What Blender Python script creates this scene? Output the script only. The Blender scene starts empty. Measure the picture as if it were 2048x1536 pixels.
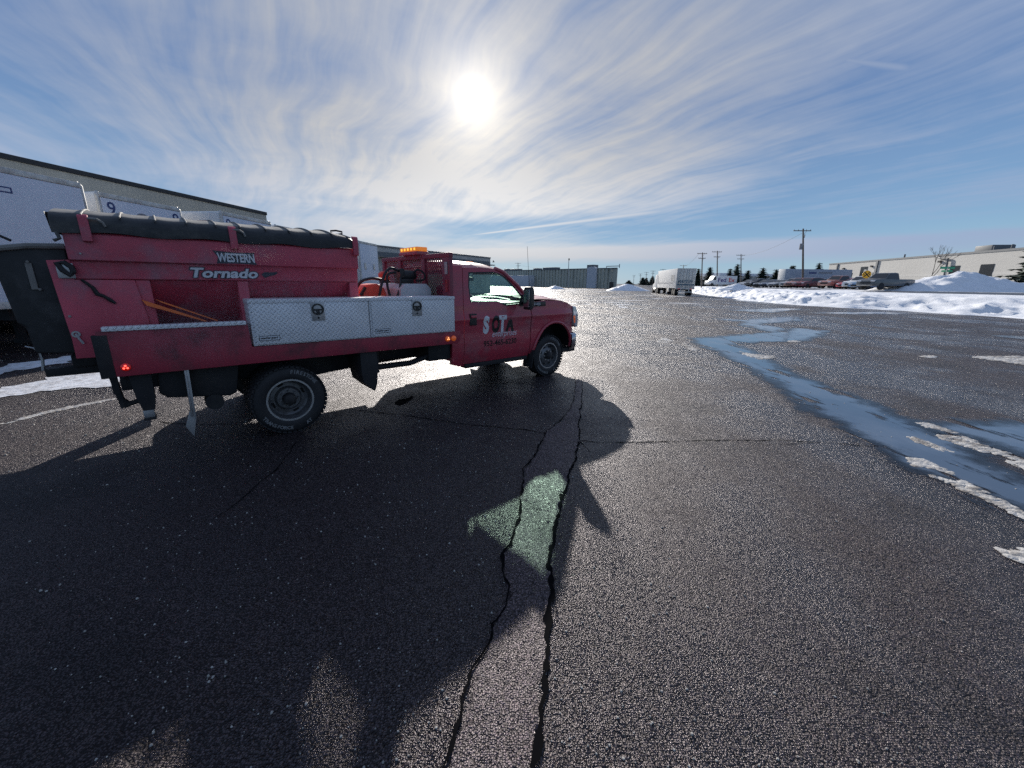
import bpy, bmesh, math, random
from mathutils import Vector, Matrix, noise
C = bpy.context.scene
COL = C.collection
random.seed(7)
R = math.radians

# ------------------------------------------------------------------ camera
PITCH, ROLL, CAMH = .2530, .0123, 1.8141
cd_ = bpy.data.cameras.new('camera'); cam = bpy.data.objects.new('camera', cd_); COL.objects.link(cam)
_f = Vector((0, math.cos(PITCH), -math.sin(PITCH))); _r0 = Vector((1, 0, 0)); _u0 = _r0.cross(_f)
_r = _r0 * math.cos(ROLL) + _u0 * math.sin(ROLL); _u = _u0 * math.cos(ROLL) - _r0 * math.sin(ROLL)
cam.matrix_world = Matrix(((_r.x, _u.x, -_f.x, 0), (_r.y, _u.y, -_f.y, 0), (_r.z, _u.z, -_f.z, CAMH), (0, 0, 0, 1)))
cd_.sensor_fit = 'HORIZONTAL'; cd_.sensor_width = 36; cd_.lens = 786.6 / 2048 * 36
cd_.clip_start = .05; cd_.clip_end = 6000
C.camera = cam

# ------------------------------------------------------------------ exposure
C.view_settings.view_transform = 'Standard'; C.view_settings.look = 'None'
C.view_settings.exposure = 0.35; C.view_settings.gamma = 1.0; C.view_settings.use_curve_mapping = False
C.cycles.use_denoising = False; C.cycles.use_adaptive_sampling = False
C.cycles.sample_clamp_indirect = 3.0; C.cycles.sample_clamp_direct = 6.0
C.cycles.max_bounces = 8; C.cycles.transparent_max_bounces = 12

# ------------------------------------------------------------------ sun
SUNV = Vector((-.0881, .9266, .3655)).normalized()
sd = bpy.data.lights.new('sun', 'SUN'); sd.energy = 5.0; sd.angle = R(.55); sd.color = (1, .945, .87)
sun = bpy.data.objects.new('sun', sd); COL.objects.link(sun)
sun.rotation_euler = SUNV.to_track_quat('Z', 'Y').to_euler(); sun.location = (0, 30, 40)

# ------------------------------------------------------------------ node helpers
class NT:
    """tiny expression builder for a node tree"""
    def __init__(s, tree): s.t = tree; s.n = tree.nodes; s.l = tree.links
    def new(s, kind, **kw):
        nd = s.n.new(kind)
        for k, v in kw.items(): setattr(nd, k, v)
        return nd
    def put(s, sock, v):
        if isinstance(v, bpy.types.NodeSocket): s.l.new(v, sock)
        elif v is not None: sock.default_value = v
    def m(s, op, a, b=None, c=None, clamp=False):
        nd = s.new('ShaderNodeMath', operation=op, use_clamp=clamp)
        for i, v in enumerate((a, b, c)):
            if v is not None: s.put(nd.inputs[i], v)
        return nd.outputs[0]
    def add(s, a, b): return s.m('ADD', a, b)
    def sub(s, a, b): return s.m('SUBTRACT', a, b)
    def mul(s, a, b): return s.m('MULTIPLY', a, b)
    def div(s, a, b): return s.m('DIVIDE', a, b)
    def ramp(s, x, a, b, lo=0., hi=1., smooth=True):
        nd = s.new('ShaderNodeMapRange', interpolation_type='SMOOTHSTEP' if smooth else 'LINEAR', clamp=True)
        s.put(nd.inputs[0], x); s.put(nd.inputs[1], a); s.put(nd.inputs[2], b); s.put(nd.inputs[3], lo); s.put(nd.inputs[4], hi)
        return nd.outputs[0]
    def gauss(s, x, mu, sg):
        d = s.div(s.sub(x, mu), sg); return s.m('EXPONENT', s.mul(s.mul(d, d), -1.0))
    def vec(s, x, y, z):
        nd = s.new('ShaderNodeCombineXYZ')
        for i, v in enumerate((x, y, z)): s.put(nd.inputs[i], v)
        return nd.outputs[0]
    def xyz(s, v):
        nd = s.new('ShaderNodeSeparateXYZ'); s.put(nd.inputs[0], v); return nd.outputs
    def dot(s, a, b):
        nd = s.new('ShaderNodeVectorMath', operation='DOT_PRODUCT'); s.put(nd.inputs[0], a); s.put(nd.inputs[1], b); return nd.outputs['Value']
    def noise(s, v, scale, detail=4., rough=.5, dist=0., out=0):
        nd = s.new('ShaderNodeTexNoise'); s.put(nd.inputs['Vector'], v); s.put(nd.inputs['Scale'], scale)
        s.put(nd.inputs['Detail'], detail); s.put(nd.inputs['Roughness'], rough); s.put(nd.inputs['Distortion'], dist)
        return nd.outputs[out]
    def voro(s, v, scale, feature='F1', rnd=1.):
        nd = s.new('ShaderNodeTexVoronoi', feature=feature); s.put(nd.inputs['Vector'], v); s.put(nd.inputs['Scale'], scale)
        s.put(nd.inputs['Randomness'], rnd); return nd.outputs
    def mix(s, f, a, b):
        nd = s.new('ShaderNodeMix', data_type='RGBA'); s.put(nd.inputs[0], f); s.put(nd.inputs[6], a); s.put(nd.inputs[7], b); return nd.outputs[2]
    def mapv(s, v, loc=(0, 0, 0), rot=(0, 0, 0), scale=(1, 1, 1)):
        nd = s.new('ShaderNodeMapping'); s.put(nd.inputs[0], v)
        nd.inputs[1].default_value = loc; nd.inputs[2].default_value = rot; nd.inputs[3].default_value = scale; return nd.outputs[0]
    def bump(s, h, strength=1., dist=.01, normal=None):
        nd = s.new('ShaderNodeBump'); s.put(nd.inputs['Height'], h); nd.inputs['Strength'].default_value = strength
        nd.inputs['Distance'].default_value = dist
        if normal is not None: s.put(nd.inputs['Normal'], normal)
        return nd.outputs[0]
def rgb(r, g, b): return (r, g, b, 1)

# ------------------------------------------------------------------ sky
W = bpy.data.worlds.new('World'); C.world = W; W.use_nodes = True
t = NT(W.node_tree); t.n.clear()
SKYS = .09
tc = t.new('ShaderNodeTexCoord').outputs['Generated']
nv = t.new('ShaderNodeVectorMath', operation='NORMALIZE'); t.put(nv.inputs[0], tc); dv = nv.outputs[0]
X, Y, Z = t.xyz(dv)
el = t.mul(t.m('ARCSINE', Z), 57.29578)                # degrees
az = t.mul(t.m('ARCTAN2', X, Y), 57.29578)
sky = t.new('ShaderNodeTexSky', sky_type='NISHITA', sun_disc=False)
sky.sun_elevation = R(21.44); sky.sun_rotation = R(-5.43); sky.air_density = 1.0; sky.dust_density = .4; sky.ozone_density = 1.6
ca = t.dot(dv, tuple(SUNV)); ang = t.mul(t.m('ARCCOSINE', t.m('MINIMUM', ca, .999999)), 57.29578)
# cirrus sheet: plane-projected coordinates, streets running away from the viewer
zz = t.add(t.m('MAXIMUM', Z, 0.0), .10)
px_, py_ = t.div(X, zz), t.div(Y, zz)
pl = t.vec(px_, py_, 0.)
warp = t.noise(pl, .55, 3, out=1)
wv = t.new('ShaderNodeVectorMath', operation='MULTIPLY_ADD'); t.put(wv.inputs[0], warp); wv.inputs[1].default_value = (.75, .75, 0); t.put(wv.inputs[2], pl)
plw = wv.outputs[0]
rotd = t.mapv(plw, rot=(0, 0, R(-31)))
streak = t.noise(t.mapv(rotd, scale=(2.6, .36, 1)), 1.5, 6, .56)
fine = t.noise(t.mapv(rotd, scale=(7.5, .75, 1)), 1.7, 5, .55)
puff = t.noise(plw, 1.1, 7, .6)
bands = t.noise(t.vec(t.mul(az, .018), t.mul(el, .17), 3.), 2.2, 6, .55)
D = t.add(t.mul(t.sub(streak, .5), 1.25), t.add(t.mul(t.sub(puff, .5), 1.7), t.mul(t.sub(fine, .5), .95)))
# where the veil lies: broad bank ahead, clear gap low down, thinner at right and top left
veil = t.add(.47, t.mul(.52, t.mul(t.gauss(az, -8., 26.), t.gauss(el, 12.5, 8.))))
veil = t.add(veil, t.mul(.10, t.gauss(el, 26., 5.)))
veil = t.sub(veil, t.mul(.26, t.mul(t.ramp(az, 18., 42.), t.gauss(el, 13., 6.5))))
veil = t.sub(veil, t.mul(.22, t.mul(t.ramp(az, -24., -44.), t.gauss(el, 19., 7.))))
gapc = t.add(7.2, t.mul(t.mul(t.sub(az, 8.), t.sub(az, 8.)), -.0014))
veil = t.sub(veil, t.mul(.62, t.mul(t.gauss(el, gapc, 1.9), t.ramp(az, -22., -6.))))
veil = t.add(veil, t.mul(.75, t.mul(t.gauss(el, t.add(4.0, t.mul(t.sub(bands, .5), 3.)), .8), t.ramp(az, -16., -4.))))
veil = t.sub(veil, t.mul(.45, t.mul(t.ramp(el, 3.2, 2.2), t.ramp(az, -22., -8.))))
dens = t.add(veil, t.mul(D, t.ramp(el, 3., 13., .30, 1.0)))
dens = t.add(dens, t.mul(t.sub(bands, .5), t.ramp(el, 16., 7., 0., 1.5)))
mask = t.mul(t.ramp(dens, .05, 1.0, smooth=False), .96)
# two condensation trails
def trail(a, b, w0, w1, br):
    a, b = Vector(a), Vector(b); n = a.cross(b).normalized(); tdir = (b - a).normalized(); mid = tuple(n)
    d = t.m('ABSOLUTE', t.dot(dv, mid)); s = t.div(t.sub(t.dot(dv, tuple(tdir)), a.dot(tdir)), (b - a).length)
    wd = t.add(w0, t.mul(s, w1 - w0)); on = t.mul(t.ramp(s, -.02, .12), t.ramp(s, 1.0, .75))
    return t.mul(t.mul(t.m('EXPONENT', t.mul(t.mul(t.div(d, wd), t.div(d, wd)), -1.)), on), br)
tr = t.m('MAXIMUM', trail((-.1154, .9878, .1047), (.3951, .9048, .1617), .0012, .006, .75), trail((.5342, .7636, .3628), (.6238, .711, .3247), .004, .005, .5))
mask = t.mul(t.m('MAXIMUM', mask, tr), t.ramp(t.m('ABSOLUTE', az), 65., 110., 1., .85))
near = t.m('EXPONENT', t.mul(ang, -1 / 14.))
lum = t.add(t.add(.36, t.mul(near, .22)), t.mul(.20, t.mul(t.gauss(el, 8., 6.), t.gauss(az, -5., 34.))))
cl = t.new('ShaderNodeVectorMath', operation='SCALE'); cl.inputs[0].default_value = (1., 1.0, 1.03)
t.put(cl.inputs[3], t.div(lum, SKYS))
cl2 = t.mix(t.ramp(ang, 55., 12.), rgb(.70, .88, 1.22), rgb(1.0, 1., .985))
cm = t.new('ShaderNodeVectorMath', operation='MULTIPLY'); t.put(cm.inputs[0], cl.outputs[0]); t.put(cm.inputs[1], cl2)
bl = t.new('ShaderNodeVectorMath', operation='MULTIPLY'); t.put(bl.inputs[0], sky.outputs[0]); bl.inputs[1].default_value = (.62, .76, .95)
deep = t.mix(t.ramp(el, 3., 22.), rgb(.165 / SKYS, .29 / SKYS, .45 / SKYS), rgb(.115 / SKYS, .19 / SKYS, .355 / SKYS))
deep = t.mix(t.gauss(el, 0., 4.5), deep, rgb(.25 / SKYS, .38 / SKYS, .50 / SKYS))
blh = t.mix(t.ramp(ang, 70., 35., .35, .88), bl.outputs[0], deep)
skyc = t.mix(mask, blh, cm.outputs[0])
# the sun seen through thin cloud: a burnt-out core with a narrow aureole
an2 = t.div(t.add(ang, t.mul(t.sub(puff, .5), 1.0)), .86)
core = t.mul(t.m('EXPONENT', t.mul(t.mul(an2, an2), -1.)), 8.)
aur = t.add(t.mul(t.m('EXPONENT', t.mul(ang, -1 / 2.4)), .85), t.mul(t.m('EXPONENT', t.mul(ang, -1 / 7.)), .15))
gl = t.new('ShaderNodeVectorMath', operation='SCALE'); gl.inputs[0].default_value = (1., .86, .62); t.put(gl.inputs[3], t.div(t.add(core, aur), SKYS))
ad = t.new('ShaderNodeVectorMath', operation='ADD'); t.put(ad.inputs[0], skyc); t.put(ad.inputs[1], gl.outputs[0])
bg = t.new('ShaderNodeBackground'); t.put(bg.inputs[0], ad.outputs[0]); bg.inputs[1].default_value = SKYS
wo = t.new('ShaderNodeOutputWorld'); t.l.new(bg.outputs[0], wo.inputs[0])

# ------------------------------------------------------------------ material helpers
def mat(name, build=None, **kw):
    m = bpy.data.materials.new(name); m.use_nodes = True
    p = m.node_tree.nodes['Principled BSDF']
    for k, v in kw.items():
        p.inputs[{'color': 'Base Color', 'rough': 'Roughness', 'metal': 'Metallic', 'spec': 'Specular IOR Level', 'coat': 'Coat Weight',
                  'coatr': 'Coat Roughness', 'trans': 'Transmission Weight', 'alpha': 'Alpha', 'emit': 'Emission Color', 'estr': 'Emission Strength'}[k]].default_value = v
    if build: build(NT(m.node_tree), p)
    return m
def varied(name, c, rough=.5, metal=0., amt=.18, scale=4., dirt=None, dirtamt=0., dirtscale=3., bumpd=0., bumps=60., spec=.5, coat=0., streaky=False):
    """a plain real material with uneven tone, worn gloss and optional dirt patches"""
    def b(t, p):
        o = t.new('ShaderNodeTexCoord').outputs['Object']
        if streaky: o2 = t.mapv(o, scale=(1, 1, .18))
        else: o2 = o
        n = t.noise(o2, scale, 5, .6)
        k = t.ramp(n, .25, .75, 1 - amt, 1 + amt, False)
        sc = t.new('ShaderNodeVectorMath', operation='SCALE'); sc.inputs[0].default_value = c[:3]; t.put(sc.inputs[3], k)
        colr = sc.outputs[0]
        if dirt:
            dn = t.noise(o2, dirtscale, 7, .68); dm = t.ramp(dn, .46, .70, 0., dirtamt)
            colr = t.mix(dm, colr, rgb(*dirt)); t.put(p.inputs['Roughness'], t.ramp(dm, 0., 1., rough, .85, False))
        else: t.put(p.inputs['Roughness'], t.ramp(n, .3, .7, rough * .85, min(1, rough * 1.15), False))
        t.put(p.inputs['Base Color'], colr); p.inputs['Metallic'].default_value = metal
        p.inputs['Specular IOR Level'].default_value = spec; p.inputs['Coat Weight'].default_value = coat; p.inputs['Coat Roughness'].default_value = .08
        if bumpd: t.put(p.inputs['Normal'], t.bump(t.noise(o, bumps, 4, .6), 1., bumpd))
    return mat(name, b)

# ------------------------------------------------------------------ mesh helpers
class MB:
    def __init__(s): s.v = []; s.f = []; s.mi = []; s.cur = 0
    def q(s, pts, *faces):
        o = len(s.v); s.v += [tuple(p) for p in pts]
        for f in faces: s.f.append([o + i for i in f]); s.mi.append(s.cur)
        return s
    def box(s, x0, y0, z0, x1, y1, z1):
        x0, x1 = min(x0, x1), max(x0, x1); y0, y1 = min(y0, y1), max(y0, y1); z0, z1 = min(z0, z1), max(z0, z1)
        return s.q([(x0, y0, z0), (x1, y0, z0), (x1, y1, z0), (x0, y1, z0), (x0, y0, z1), (x1, y0, z1), (x1, y1, z1), (x0, y1, z1)],
                   (3, 2, 1, 0), (4, 5, 6, 7), (0, 1, 5, 4), (1, 2, 6, 5), (2, 3, 7, 6), (3, 0, 4, 7))
    def obox(s, c, ax, ay, az):
        c, ax, ay, az = Vector(c), Vector(ax), Vector(ay), Vector(az)
        P = [c + i * ax + j * ay + k * az for k in (-1, 1) for (i, j) in ((-1, -1), (1, -1), (1, 1), (-1, 1))]
        fl = (3, 2, 1, 0), (4, 5, 6, 7), (0, 1, 5, 4), (1, 2, 6, 5), (2, 3, 7, 6), (3, 0, 4, 7)
        if ax.cross(ay).dot(az) < 0: fl = [f[::-1] for f in fl]
        return s.q(P, *fl)
    def prism(s, poly, a, b, axis='y'):
        """closed 2-D outline swept from a to b along an axis; poly is (x,z) for y, (y,z) for x, (x,y) for z"""
        n = len(poly); mk = {'y': lambda p, h: (p[0], h, p[1]), 'x': lambda p, h: (h, p[0], p[1]), 'z': lambda p, h: (p[0], p[1], h)}[axis]
        P = [mk(p, a) for p in poly] + [mk(p, b) for p in poly]
        return s.q(P, tuple(range(n)), tuple(range(2 * n - 1, n - 1, -1)), *[(i, n + i, n + (i + 1) % n, (i + 1) % n) for i in range(n)])
    def tube(s, pts, r, n=8, cap=True, closed=False):
        pts = [Vector(p) for p in pts]; rs = r if isinstance(r, (list, tuple)) else [r] * len(pts); k = len(pts); o = len(s.v); up = None
        for i, p in enumerate(pts):
            if closed: d = pts[(i + 1) % k] - pts[i - 1]
            else: d = pts[min(i + 1, k - 1)] - pts[max(i - 1, 0)]
            d.normalize()
            if up is None: up = d.orthogonal().normalized()
            up = (up - d * up.dot(d)).normalized() if (up - d * up.dot(d)).length > 1e-5 else d.orthogonal().normalized()
            w = d.cross(up)
            for j in range(n):
                a = 2 * math.pi * j / n; s.v.append(tuple(p + (up * math.cos(a) + w * math.sin(a)) * rs[i]))
        for i in range(k if closed else k - 1):
            for j in range(n):
                i2 = (i + 1) % k; s.f.append([o + i * n + j, o + i * n + (j + 1) % n, o + i2 * n + (j + 1) % n, o + i2 * n + j]); s.mi.append(s.cur)
        if cap and not closed:
            s.f.append([o + j for j in range(n)][::-1]); s.mi.append(s.cur); s.f.append([o + (k - 1) * n + j for j in range(n)]); s.mi.append(s.cur)
        return s
    def cyl(s, a, b, r, n=16, r2=None): return s.tube([a, b], [r, r if r2 is None else r2], n)
    def lathe(s, prof, c, axis='y', n=32, close=False):
        """prof: (offset along axis, radius)"""
        o = len(s.v); c = Vector(c)
        for (h, r) in prof:
            for j in range(n):
                a = 2 * math.pi * j / n; u, w = r * math.cos(a), r * math.sin(a)
                s.v.append(tuple(c + {'y': Vector((u, h, w)), 'x': Vector((h, u, w)), 'z': Vector((u, w, h))}[axis]))
        m = len(prof)
        for i in range(m if close else m - 1):
            for j in range(n):
                i2 = (i + 1) % m; s.f.append([o + i * n + j, o + i * n + (j + 1) % n, o + i2 * n + (j + 1) % n, o + i2 * n + j]); s.mi.append(s.cur)
        return s
    def ball(s, c, rx, ry=None, rz=None, seg=12, rings=7):
        ry = ry or rx; rz = rz or rx; o = len(s.v); c = Vector(c)
        for i in range(rings + 1):
            th = math.pi * i / rings
            for j in range(seg):
                ph = 2 * math.pi * j / seg; s.v.append((c.x + rx * math.sin(th) * math.cos(ph), c.y + ry * math.sin(th) * math.sin(ph), c.z + rz * math.cos(th)))
        for i in range(rings):
            for j in range(seg):
                s.f.append([o + i * seg + j, o + (i + 1) * seg + j, o + (i + 1) * seg + (j + 1) % seg, o + i * seg + (j + 1) % seg]); s.mi.append(s.cur)
        return s
    def grid(s, rows):
        o = len(s.v); n = len(rows[0])
        for r_ in rows: s.v += [tuple(p) for p in r_]
        for i in range(len(rows) - 1):
            for j in range(n - 1): s.f.append([o + i * n + j, o + i * n + j + 1, o + (i + 1) * n + j + 1, o + (i + 1) * n + j]); s.mi.append(s.cur)
        return s
    def pieces(s, name, *a, **k):
        """each separate piece becomes an object of its own"""
        par = list(range(len(s.v)))
        def fd(i):
            while par[i] != i: par[i] = par[par[i]]; i = par[i]
            return i
        for f in s.f:
            for j in f[1:]: par[fd(j)] = fd(f[0])
        gr = {}
        for f, mi in zip(s.f, s.mi): gr.setdefault(fd(f[0]), []).append((f, mi))
        out = []
        for fs in gr.values():
            b = MB(); ix = {}
            for f, mi in fs:
                b.f.append([ix.setdefault(j, len(ix)) for j in f]); b.mi.append(mi)
            b.v = [s.v[j] for j in ix]; out.append(b.build(name, *a, **k))
        return out
    def build(s, name, m=None, parent=None, bevel=0., smooth=None, seg=2, fixn=True, mirror=False):
        if mirror:
            o = len(s.v); s.v += [(x, -y, z) for (x, y, z) in s.v]; s.f += [[o + i for i in f][::-1] for f in s.f]; s.mi += s.mi
        me = bpy.data.meshes.new(name); me.from_pydata(s.v, [], s.f)
        bm = bmesh.new(); bm.from_mesh(me)
        for f, k in zip(bm.faces, s.mi): f.material_index = k
        bmesh.ops.remove_doubles(bm, verts=bm.verts, dist=1e-5)
        if fixn: bmesh.ops.recalc_face_normals(bm, faces=bm.faces)
        if bevel:
            ed = [e for e in bm.edges if len(e.link_faces) == 2 and e.calc_face_angle(0) > R(28)]
            if ed: bmesh.ops.bevel(bm, geom=ed, offset=bevel, segments=seg, affect='EDGES', profile=.6, clamp_overlap=True)
        return finish(bm, me, name, m, parent, smooth if smooth is not None else (35 if bevel else 30))
def finish(bm, me, name, m, parent, smooth=30):
    if smooth:
        for f in bm.faces: f.smooth = True
        for e in bm.edges: e.smooth = not (len(e.link_faces) != 2 or e.calc_face_angle(0) > R(smooth))
    bm.to_mesh(me); bm.free()
    ob = bpy.data.objects.new(name, me); COL.objects.link(ob)
    for k in (m if isinstance(m, (list, tuple)) else [m]):
        if k: me.materials.append(k)
    if parent: ob.parent = parent
    return ob
def empty(name, loc=(0, 0, 0), rz=0.):
    e = bpy.data.objects.new(name, None); COL.objects.link(e); e.location = loc; e.rotation_euler = (0, 0, rz); e.empty_display_size = .2; return e
def tag(o, label=None, cat=None, group=None, kind=None):
    for k, v in (('label', label), ('category', cat), ('group', group), ('kind', kind)):
        if v: o[k] = v
    return o
def copy_tree(o, parent=None):
    c = o.copy(); COL.objects.link(c)
    if parent: c.parent = parent
    for ch in list(KIDS.get(o.name, o.children)): copy_tree(ch, c)
    return c
KIDS = {}
def text_mesh(name, body, size, m, parent=None, loc=(0, 0, 0), rot=(0, 0, 0), shear=0., extrude=.003, offset=0., xs=1., spacing=1., align='LEFT', ys=1.):
    cu = bpy.data.curves.new(name, 'FONT'); cu.body = body; cu.size = size; cu.shear = shear; cu.extrude = extrude; cu.offset = offset
    cu.space_character = spacing; cu.align_x = align; cu.resolution_u = 3
    tmp = bpy.data.objects.new(name, cu); COL.objects.link(tmp)
    dg = bpy.context.evaluated_depsgraph_get(); dg.update()
    me = bpy.data.meshes.new_from_object(tmp.evaluated_get(dg)); me.name = name
    bpy.data.objects.remove(tmp); bpy.data.curves.remove(cu)
    me.transform(Matrix.Diagonal((xs, ys, 1, 1)))
    ob = bpy.data.objects.new(name, me); COL.objects.link(ob); me.materials.clear(); me.materials.append(m)
    ob.location = loc; ob.rotation_euler = rot
    if parent: ob.parent = parent
    return ob
# ------------------------------------------------------------------ asphalt lot
def asphalt_nodes(tone=1., wet=1.):
    def b(t, p):
        o = t.new('ShaderNodeTexCoord').outputs['Object']
        big = t.noise(o, .16, 5, .6); mid = t.noise(o, 1.1, 5, .6); streak = t.noise(t.mapv(o, rot=(0, 0, R(-12)), scale=(.9, .10, 1)), .7, 5, .6)
        v = t.voro(o, 112.); v2 = t.voro(o, 260.)
        cell = t.xyz(v[1])
        pick = t.mul(cell[0], cell[0])
        c1 = t.mix(pick, rgb(.011 * tone, .0078 * tone, .0095 * tone), rgb(.100 * tone, .068 * tone, .074 * tone))
        c1 = t.mix(t.ramp(cell[1], .90, .93, 0., .7), c1, rgb(.085, .048, .034))          # a few rusty stones
        c1 = t.mix(t.ramp(cell[1], .986, .993, 0., .6), c1, rgb(.26, .23, .20))           # and rare pale ones
        ox, oy, oz = t.xyz(o)
        dry = t.ramp(t.add(t.add(ox, t.mul(oy, -.10)), t.mul(t.sub(big, .5), 9.)), 6.2, 9.5, 0., .16)
        brown = t.ramp(t.add(t.add(t.mul(big, .6), t.mul(streak, .4)), dry), .46, .68, 0., .85)
        c1 = t.mix(brown, c1, rgb(.074 * tone, .052 * tone, .046 * tone))
        stain = t.ramp(t.add(t.mul(t.noise(o, .55, 4, .55), .7), t.mul(mid, .3)), .53, .66, 0., .65)
        c1 = t.mix(stain, c1, rgb(.010, .0095, .011))
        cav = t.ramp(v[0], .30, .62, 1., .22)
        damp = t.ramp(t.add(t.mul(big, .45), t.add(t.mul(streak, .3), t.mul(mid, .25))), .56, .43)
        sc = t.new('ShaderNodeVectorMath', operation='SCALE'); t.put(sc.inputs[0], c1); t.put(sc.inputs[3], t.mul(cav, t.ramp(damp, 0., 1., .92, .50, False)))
        t.put(p.inputs['Base Color'], sc.outputs[0])
        t.put(p.inputs['Roughness'], t.add(t.ramp(damp, 0., 1., .57, .57 - .28 * wet, False), t.add(t.ramp(cell[2], .70, .76, 0., -.14), t.ramp(cell[2], .90, .93, 0., -.14))))
        t.put(p.inputs['Specular IOR Level'], t.mul(t.ramp(cav, .22, 1., .38, .84, False), t.ramp(damp, 0., 1., .72, 1.18, False)))
        p.inputs['Specular Tint'].default_value = rgb(1., .89, .94)
        # every stone of the aggregate lies at its own slant, with bitumen sunk between stones
        sl = t.new('ShaderNodeVectorMath', operation='MULTIPLY_ADD'); t.put(sl.inputs[0], v[1]); sl.inputs[1].default_value = (.8, .8, 0.); sl.inputs[2].default_value = (-.40, -.40, 1.)
        nn = t.new('ShaderNodeVectorMath', operation='NORMALIZE'); t.put(nn.inputs[0], sl.outputs[0])
        h = t.add(t.mul(t.mul(v[0], v[0]), -1.), t.mul(t.mul(v2[0], v2[0]), -.3))
        nb = t.bump(h, .8, .009, nn.outputs[0])
        nb = t.bump(t.noise(o, 5., 4, .6), .4, .02, nb)
        t.put(p.inputs['Normal'], nb)
    return b
M = {}
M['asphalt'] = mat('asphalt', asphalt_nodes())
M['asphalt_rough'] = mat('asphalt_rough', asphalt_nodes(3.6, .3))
def ground_grid():
    xs = [-3000, -900, -300, -120, -60, -40, -30, -20, -10, 0, 10, 20, 30, 40, 60, 120, 300, 900, 3000]
    ys = [-600, -100, -30, -10, 0, 10, 20, 40, 80, 140, 300, 900, 4000]
    g = MB(); g.grid([[(x, y, 0.) for x in xs] for y in ys]); return g
tag(ground_grid().build('asphalt_lot', M['asphalt'], smooth=0), kind='structure')

def rough_outline(pts, step=.12, amp=.06, seed=0, fr=2.5):
    out = []; n = len(pts)
    for i in range(n):
        a, b = Vector((*pts[i], 0)), Vector((*pts[(i + 1) % n], 0)); k = max(1, int((b - a).length / step))
        nrm = (b - a).normalized().cross(Vector((0, 0, 1))) if (b - a).length > 1e-6 else Vector((0, 0, 0))
        for j in range(k):
            q = a.lerp(b, j / k); d = (noise.noise(q * fr + Vector((seed, 0, 0))) + .5 * noise.noise(q * fr * 3 + Vector((seed, 9, 0)))) * amp
            out.append(q + nrm * d)
    return out
def flat_poly(name, pts, z, m, kind='structure', step=.12, amp=.06, seed=0, dome=0.):
    o = rough_outline(pts, step, amp, seed)
    bm = bmesh.new(); vs = [bm.verts.new((p.x, p.y, z)) for p in o]
    es = [bm.edges.new((vs[i], vs[(i + 1) % len(vs)])) for i in range(len(vs))]
    bmesh.ops.triangle_fill(bm, edges=es, use_beauty=True, use_dissolve=False)
    bmesh.ops.recalc_face_normals(bm, faces=bm.faces)
    if bm.faces and sum(f.normal.z for f in bm.faces) < 0: bmesh.ops.reverse_faces(bm, faces=bm.faces)
    if dome:
        bound = set(v for e in bm.edges if len(e.link_faces) == 1 for v in e.verts)
        r = bmesh.ops.inset_region(bm, faces=bm.faces[:], thickness=dome * 1.2, depth=0.)
        for v in bm.verts:
            if not any(len(e.link_faces) == 1 for e in v.link_edges): v.co.z += dome * (.7 + .6 * noise.noise(v.co * 6))
    me = bpy.data.meshes.new(name); ob = finish(bm, me, name, m, None, 60); tag(ob, kind=kind); return ob
def puddle_material():
    m = bpy.data.materials.new('puddle_water'); m.use_nodes = True; t = NT(m.node_tree); p = t.n['Principled BSDF']
    o = t.new('ShaderNodeTexCoord').outputs['Object']; at = t.new('ShaderNodeAttribute', attribute_name='edge').outputs['Fac']
    d = t.add(at, t.add(t.mul(t.sub(t.noise(o, 1.7, 7, .68), .5), 1.05), t.mul(t.sub(t.noise(o, 14., 4, .6), .5), .10)))
    d = t.sub(d, t.ramp(t.noise(t.mapv(o, rot=(0, 0, R(-15)), scale=(2.6, .5, 1)), 1.2, 6, .62), .53, .66, 0., .62))
    film = t.ramp(t.noise(t.mapv(o, rot=(0, 0, R(-20)), scale=(1, .5, 1)), 1.3, 5, .6), .40, .62)
    t.put(p.inputs['Base Color'], t.mix(film, rgb(.050, .072, .105), rgb(.085, .110, .150))); p.inputs['Specular IOR Level'].default_value = .9  # blue in the base colour stands in for brighter sky reflection
    t.put(p.inputs['Roughness'], t.ramp(film, 0., 1., .03, .17, False))
    t.put(p.inputs['Normal'], t.bump(t.noise(o, 55., 3, .6), .10, .004, t.bump(t.noise(t.mapv(o, scale=(1, .35, 1)), 9., 3, .6), .12, .01)))
    tr = t.new('ShaderNodeBsdfTransparent'); gl = t.new('ShaderNodeBsdfGlossy'); gl.inputs['Roughness'].default_value = .22
    fr = t.new('ShaderNodeFresnel'); fr.inputs[0].default_value = 1.33
    dm = t.new('ShaderNodeBsdfTransparent'); dm.inputs[0].default_value = rgb(.55, .55, .57)
    damp = t.new('ShaderNodeMixShader'); t.put(damp.inputs[0], fr.outputs[0]); t.l.new(dm.outputs[0], damp.inputs[1]); t.l.new(gl.outputs[0], damp.inputs[2])
    m1 = t.new('ShaderNodeMixShader'); t.put(m1.inputs[0], t.ramp(d, -.30, -.04)); t.l.new(tr.outputs[0], m1.inputs[1]); t.l.new(damp.outputs[0], m1.inputs[2])
    m2 = t.new('ShaderNodeMixShader'); t.put(m2.inputs[0], t.ramp(d, -.07, .20)); t.l.new(m1.outputs[0], m2.inputs[1]); t.l.new(p.outputs[0], m2.inputs[2])
    t.l.new(m2.outputs[0], t.n['Material Output'].inputs[0]); return m
M['water'] = puddle_material()
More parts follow.
